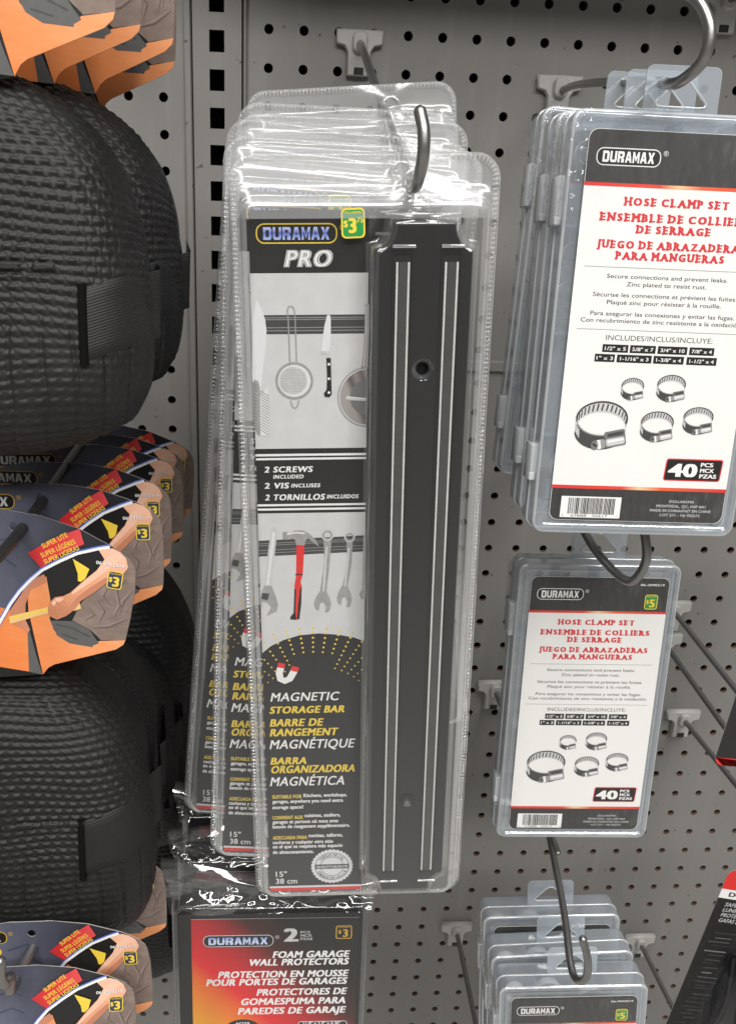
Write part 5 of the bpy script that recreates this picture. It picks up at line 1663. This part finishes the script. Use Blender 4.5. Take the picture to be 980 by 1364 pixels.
def kneepad(parent, pm, loc, rot, sx=1.0, sz=1.0, depth=0.040, up=0.0, slot=0.048):
    d = Dome(sx, sz, depth)
    key = (sx, sz, depth)
    if key not in _pads:
        _pads[key] = pad_mesh(d)
    mb = _pads[key]
    cm = Matrix.Translation(Vector(loc)) @ rotvec(rot).to_matrix().to_4x4()
    lm = pm.inverted() @ cm
    o = mb.build('knee_pad', parent)
    o.location = lm.translation
    o.rotation_euler = lm.to_euler()
    # elastic strap: leaves a slot in the face and runs round the right and left edges
    for sg in (1, -1):
        mb = MB()
        rows, uv = [], []
        for i in range(12):
            v = i / 11
            z = (-0.0865 - 0.0290 * v) * sz + up
            row, ur = [], []
            for j in range(26):
                u = j / 25
                x = (slot + (0.076 - slot) * u) * sx
                zz = z + 0.010 * u
                p = d.over(x * sg, zz, 0.0016 if 0 < i < 11 and j > 0 else 0.0004)
                row.append(p)
                ur.append((x, v * 0.037))
            for e in range(1, 6):
                row.append((row[25][0] - sg * 0.001 * e, row[25][1] + 0.007 * e, row[25][2] + 0.001 * e))
                ur.append((0.08 + 0.006 * e, v * 0.037))
            rows.append(row)
            uv.append(ur)
        mb.grid(rows, 'elastic', uv=uv, flip=(sg < 0))
        mb.build('strap', o)
        mb = MB()
        pts = []
        for k in range(13):
            v = k / 12
            p = d.over(sg * slot * sx, (-0.0850 - 0.0320 * v) * sz + up, 0.0008)
            pts.append(p)
        mb.tube(pts, 0.0019, 'slot_shade_black', n=8)  # black tube stands in for the shade in the slot recess
        mb.build('slot_shade', o)
    return o

_card0 = []
def make_kneepack(label, loc, w, pads=()):
    t = thing('knee_pad_pack', label, 'knee pads', loc, w, 'knee pad packs with orange header cards')
    if not _card0:
        _card0.append(kneecard().build('header_card', t).data)
    else:
        o = D.objects.new('header_card', _card0[0])
        COL.objects.link(o)
        o.parent = t
    pm = Matrix.Translation(Vector(loc)) @ rotvec(w).to_matrix().to_4x4()
    for p in pads:
        kneepad(t, pm, *p)
    return t

make_kneepack('upper left knee pad pack with big woven black pads under its cut off card', (-0.1145, -0.3400, 0.0145), (-0.05, 0.06, 0.0),
              pads=(((-0.1225, -0.318, -0.0560), (-0.17, 0.0, 0.03), 1.0, 1.0, 0.031), ((-0.1120, -0.262, -0.0560), (-0.08, 0.03, 0.0), 1.0, 0.95, 0.032)))
make_kneepack('upper row knee pad card second from the front, orange foot showing', (-0.1130, -0.2900, 0.0150), (-0.03, 0.03, 0.0))
make_kneepack('upper row knee pad card third from the front, orange foot showing', (-0.1040, -0.2500, 0.0135), (-0.02, 0.01, 0.0))
make_kneepack('rearmost upper row knee pad card, dark orange foot against the panel', (-0.1060, -0.2200, 0.0070), (0.0, 0.02, 0.0))
make_kneepack('middle row knee pad pack with the whole card in front and strapped pads below', (-0.1172, -0.3341, -0.2507), (-0.080, 0.172, -0.034),
              pads=(((-0.1300, -0.312, -0.3360), (-0.15, 0.0, 0.03), 0.98, 1.10, 0.030, 0.017, 0.037), ((-0.1330, -0.265, -0.3450), (-0.08, 0.0, 0.0), 0.98, 1.0, 0.030)))
make_kneepack('middle row knee pad pack second from the front, dark pads hanging behind', (-0.1118, -0.3020, -0.2487), (0.0, 0.0, 0.0),
              pads=(((-0.1290, -0.215, -0.3720), (-0.06, 0.0, 0.0), 1.0, 0.92, 0.034), ((-0.1160, -0.170, -0.3350), (-0.02, 0.0, 0.0), 1.02, 1.62, 0.034)))
make_kneepack('middle row knee pad card third from the front, its price mark half covered', (-0.1117, -0.2560, -0.2530), (-0.02, 0.007, -0.03))
make_kneepack('middle row knee pad card fourth from the front, in shadow with price mark', (-0.1086, -0.2228, -0.2531), (-0.003, 0.000, 0.05))
make_kneepack('middle row knee pad card fifth from the front, dark', (-0.1107, -0.1850, -0.2580), (0.0, 0.0013, 0.05))
make_kneepack('rearmost middle row knee pad card, almost black against the panel', (-0.1060, -0.1500, -0.2620), (0.0, 0.06, 0.0))
make_kneepack('bottom left knee pad pack in front, its blue card cut by the frame', (-0.1232, -0.3886, -0.4768), (-0.16, 0.020, 0.06))
make_kneepack('bottom left knee pad card second from the front, below the strapped pad', (-0.1187, -0.3690, -0.4671), (-0.063, -0.0573, -0.0409))
make_kneepack('bottom left knee pad pack third from the front, only its brown card edge showing', (-0.1150, -0.3250, -0.4600), (-0.04, -0.03, 0.0),
              pads=(((-0.1200, -0.145, -0.5000), (0.0, 0.0, 0.0), 1.02, 1.62, 0.034),))

hook('dark wire hook through the middle row of knee pad cards', (-0.1200, 0, -0.2440),
     [(-0.1200, -0.006, -0.2440), (-0.1060, -0.12, -0.2455), (-0.1090, -0.25, -0.2480), (-0.1130, -0.335, -0.2515), (-0.1200, -0.375, -0.2545), (-0.1250, -0.395, -0.2520), (-0.1280, -0.402, -0.2440), (-0.1290, -0.400, -0.2320)], r=0.0027, mat='hook_shaded')
hook('grey wire hook curling up in front of the bottom left knee pad card', (-0.1500, 0, -0.4660),
     [(-0.1500, -0.006, -0.4660), (-0.1300, -0.15, -0.4690), (-0.1150, -0.32, -0.4730), (-0.1228, -0.39, -0.4775), (-0.1225, -0.3960, -0.4665), (-0.1238, -0.4010, -0.4650), (-0.1250, -0.4020, -0.4590), (-0.1244, -0.4010, -0.4505)], r=0.0027)
hook('dark wire hook carrying the upper row of knee pads', (-0.1040, 0, 0.0200),
     [(-0.1040, -0.006, 0.0200), (-0.1060, -0.12, 0.0190), (-0.1090, -0.25, 0.0180), (-0.1140, -0.345, 0.0190), (-0.1160, -0.37, 0.0230)], r=0.0027, mat='hook_shaded')

# ================================================================== safety glasses on black cards
def make_glasses_pack(label, loc, w):
    t = thing('safety_glasses_pack', label, 'safety glasses', loc, w, 'safety glasses packs on black cards')
    W, H = 0.105, 0.205
    mb = MB()
    out = rrect(0, W, -H, 0, 0.007)
    mb.loft(out, [(0, 0.0006), (0, 0)], 'card_back', cap0=True, smooth=False)
    mb.poly(out, 0, 'card_black')
    top = [p for p in rrect(0, W, -0.0180, 0, 0.007) if p[1] > -0.009]
    mb.poly([(0, -0.0180), (W, -0.0180)] + top, 1, 'ink_bright_red')
    mb.rect(0, W, -0.0262, -0.0180, 1, 'ink_white')
    mb.text('DURAMAX', 0.0075, -0.0220, 0.0042, 2, 'ink_dark', w=0.040, bold=0.05)
    for k, s_ in enumerate(('SAFETY GLASSES', 'LUNETTES DE', 'PROTECTION', 'GAFAS DE SEGURIDAD')):
        mb.text(s_, 0.0080, -0.0312 - 0.0049 * k, 0.0036, 2, 'ink_silver', w=(0.036, 0.029, 0.027, 0.045)[k], bold=0.01, shear=0.2)
    rnd = random.Random(11)
    for k in range(26):
        z = -0.058 - 0.0042 * k + rnd.uniform(-0.001, 0.001)
        x = 0.006 + rnd.uniform(0, 0.006)
        mb.line([(x, z), (x + rnd.uniform(0.008, 0.020), z + rnd.uniform(0.0, 0.001))], rnd.uniform(0.0004, 0.0013), 2, rnd.choice(('ink_dark', 'ink_midgrey', 'ink_dark')))
    bot = [p for p in rrect(0, W, -H, -H + 0.012, 0.007) if p[1] < -H + 0.0055]
    mb.poly([(W, -H + 0.006), (0, -H + 0.006)] + bot, 1, 'ink_bright_red')
    mb.build('backing_card', t)
    mb = MB()
    pts = [(0.030 + 0.0, -0.165), (0.022, -0.150), (0.020, -0.120), (0.026, -0.090), (0.038, -0.066), (0.054, -0.055), (0.075, -0.052), (0.092, -0.060), (0.098, -0.080), (0.098, -0.150), (0.090, -0.165)]
    pts = [tuple(p)[:2] for p in [Vector((a, b)) for a, b in pts]][::-1]
    mb.loft(pts, [(0.002, -0.0002), (0, -0.006), (-0.006, -0.018), (-0.014, -0.024)], 'pouch_film', cap1=True)
    mb.build('clear_blister', t)
    mb = MB()
    lens = [(0.036 + 0.028 * math.cos(a) * 1.0 + 0.020, -0.105 + 0.045 * math.sin(a)) for a in [2 * PI * k / 40 for k in range(40)]]
    mb.loft(lens, [(0.001, -0.0012), (0, -0.006), (-0.004, -0.012), (-0.010, -0.016)], 'dark_lens', cap1=True)
    mb.build('dark_lens', t)
    mb = MB()
    path = [(0.030 + 0.004 * math.sin(k * 0.2), -0.006 - 0.004 * math.sin(k * 0.16), -0.160 + 0.0046 * k) for k in range(20)]
    mb.tube(path, 0.0026, 'dark_lens', n=10)
    mb.build('temple_arm', t)
    return t

gp = make_glasses_pack('black safety glasses card with red top at the lower right corner', (0.3601, -0.2182, -0.5794), (-0.0998, 0.199, 0.0))
dup(gp, 'black card with red bottom edge at the right side, only its lower corner showing', (0.3210, -0.2500, -0.2480), (-0.03, 0.094, 0.0))
dup(gp, 'safety glasses card in the lower right corner, in front of the red topped one', (0.3960, -0.2900, -0.6500), (-0.0998, 0.199, 0.0))
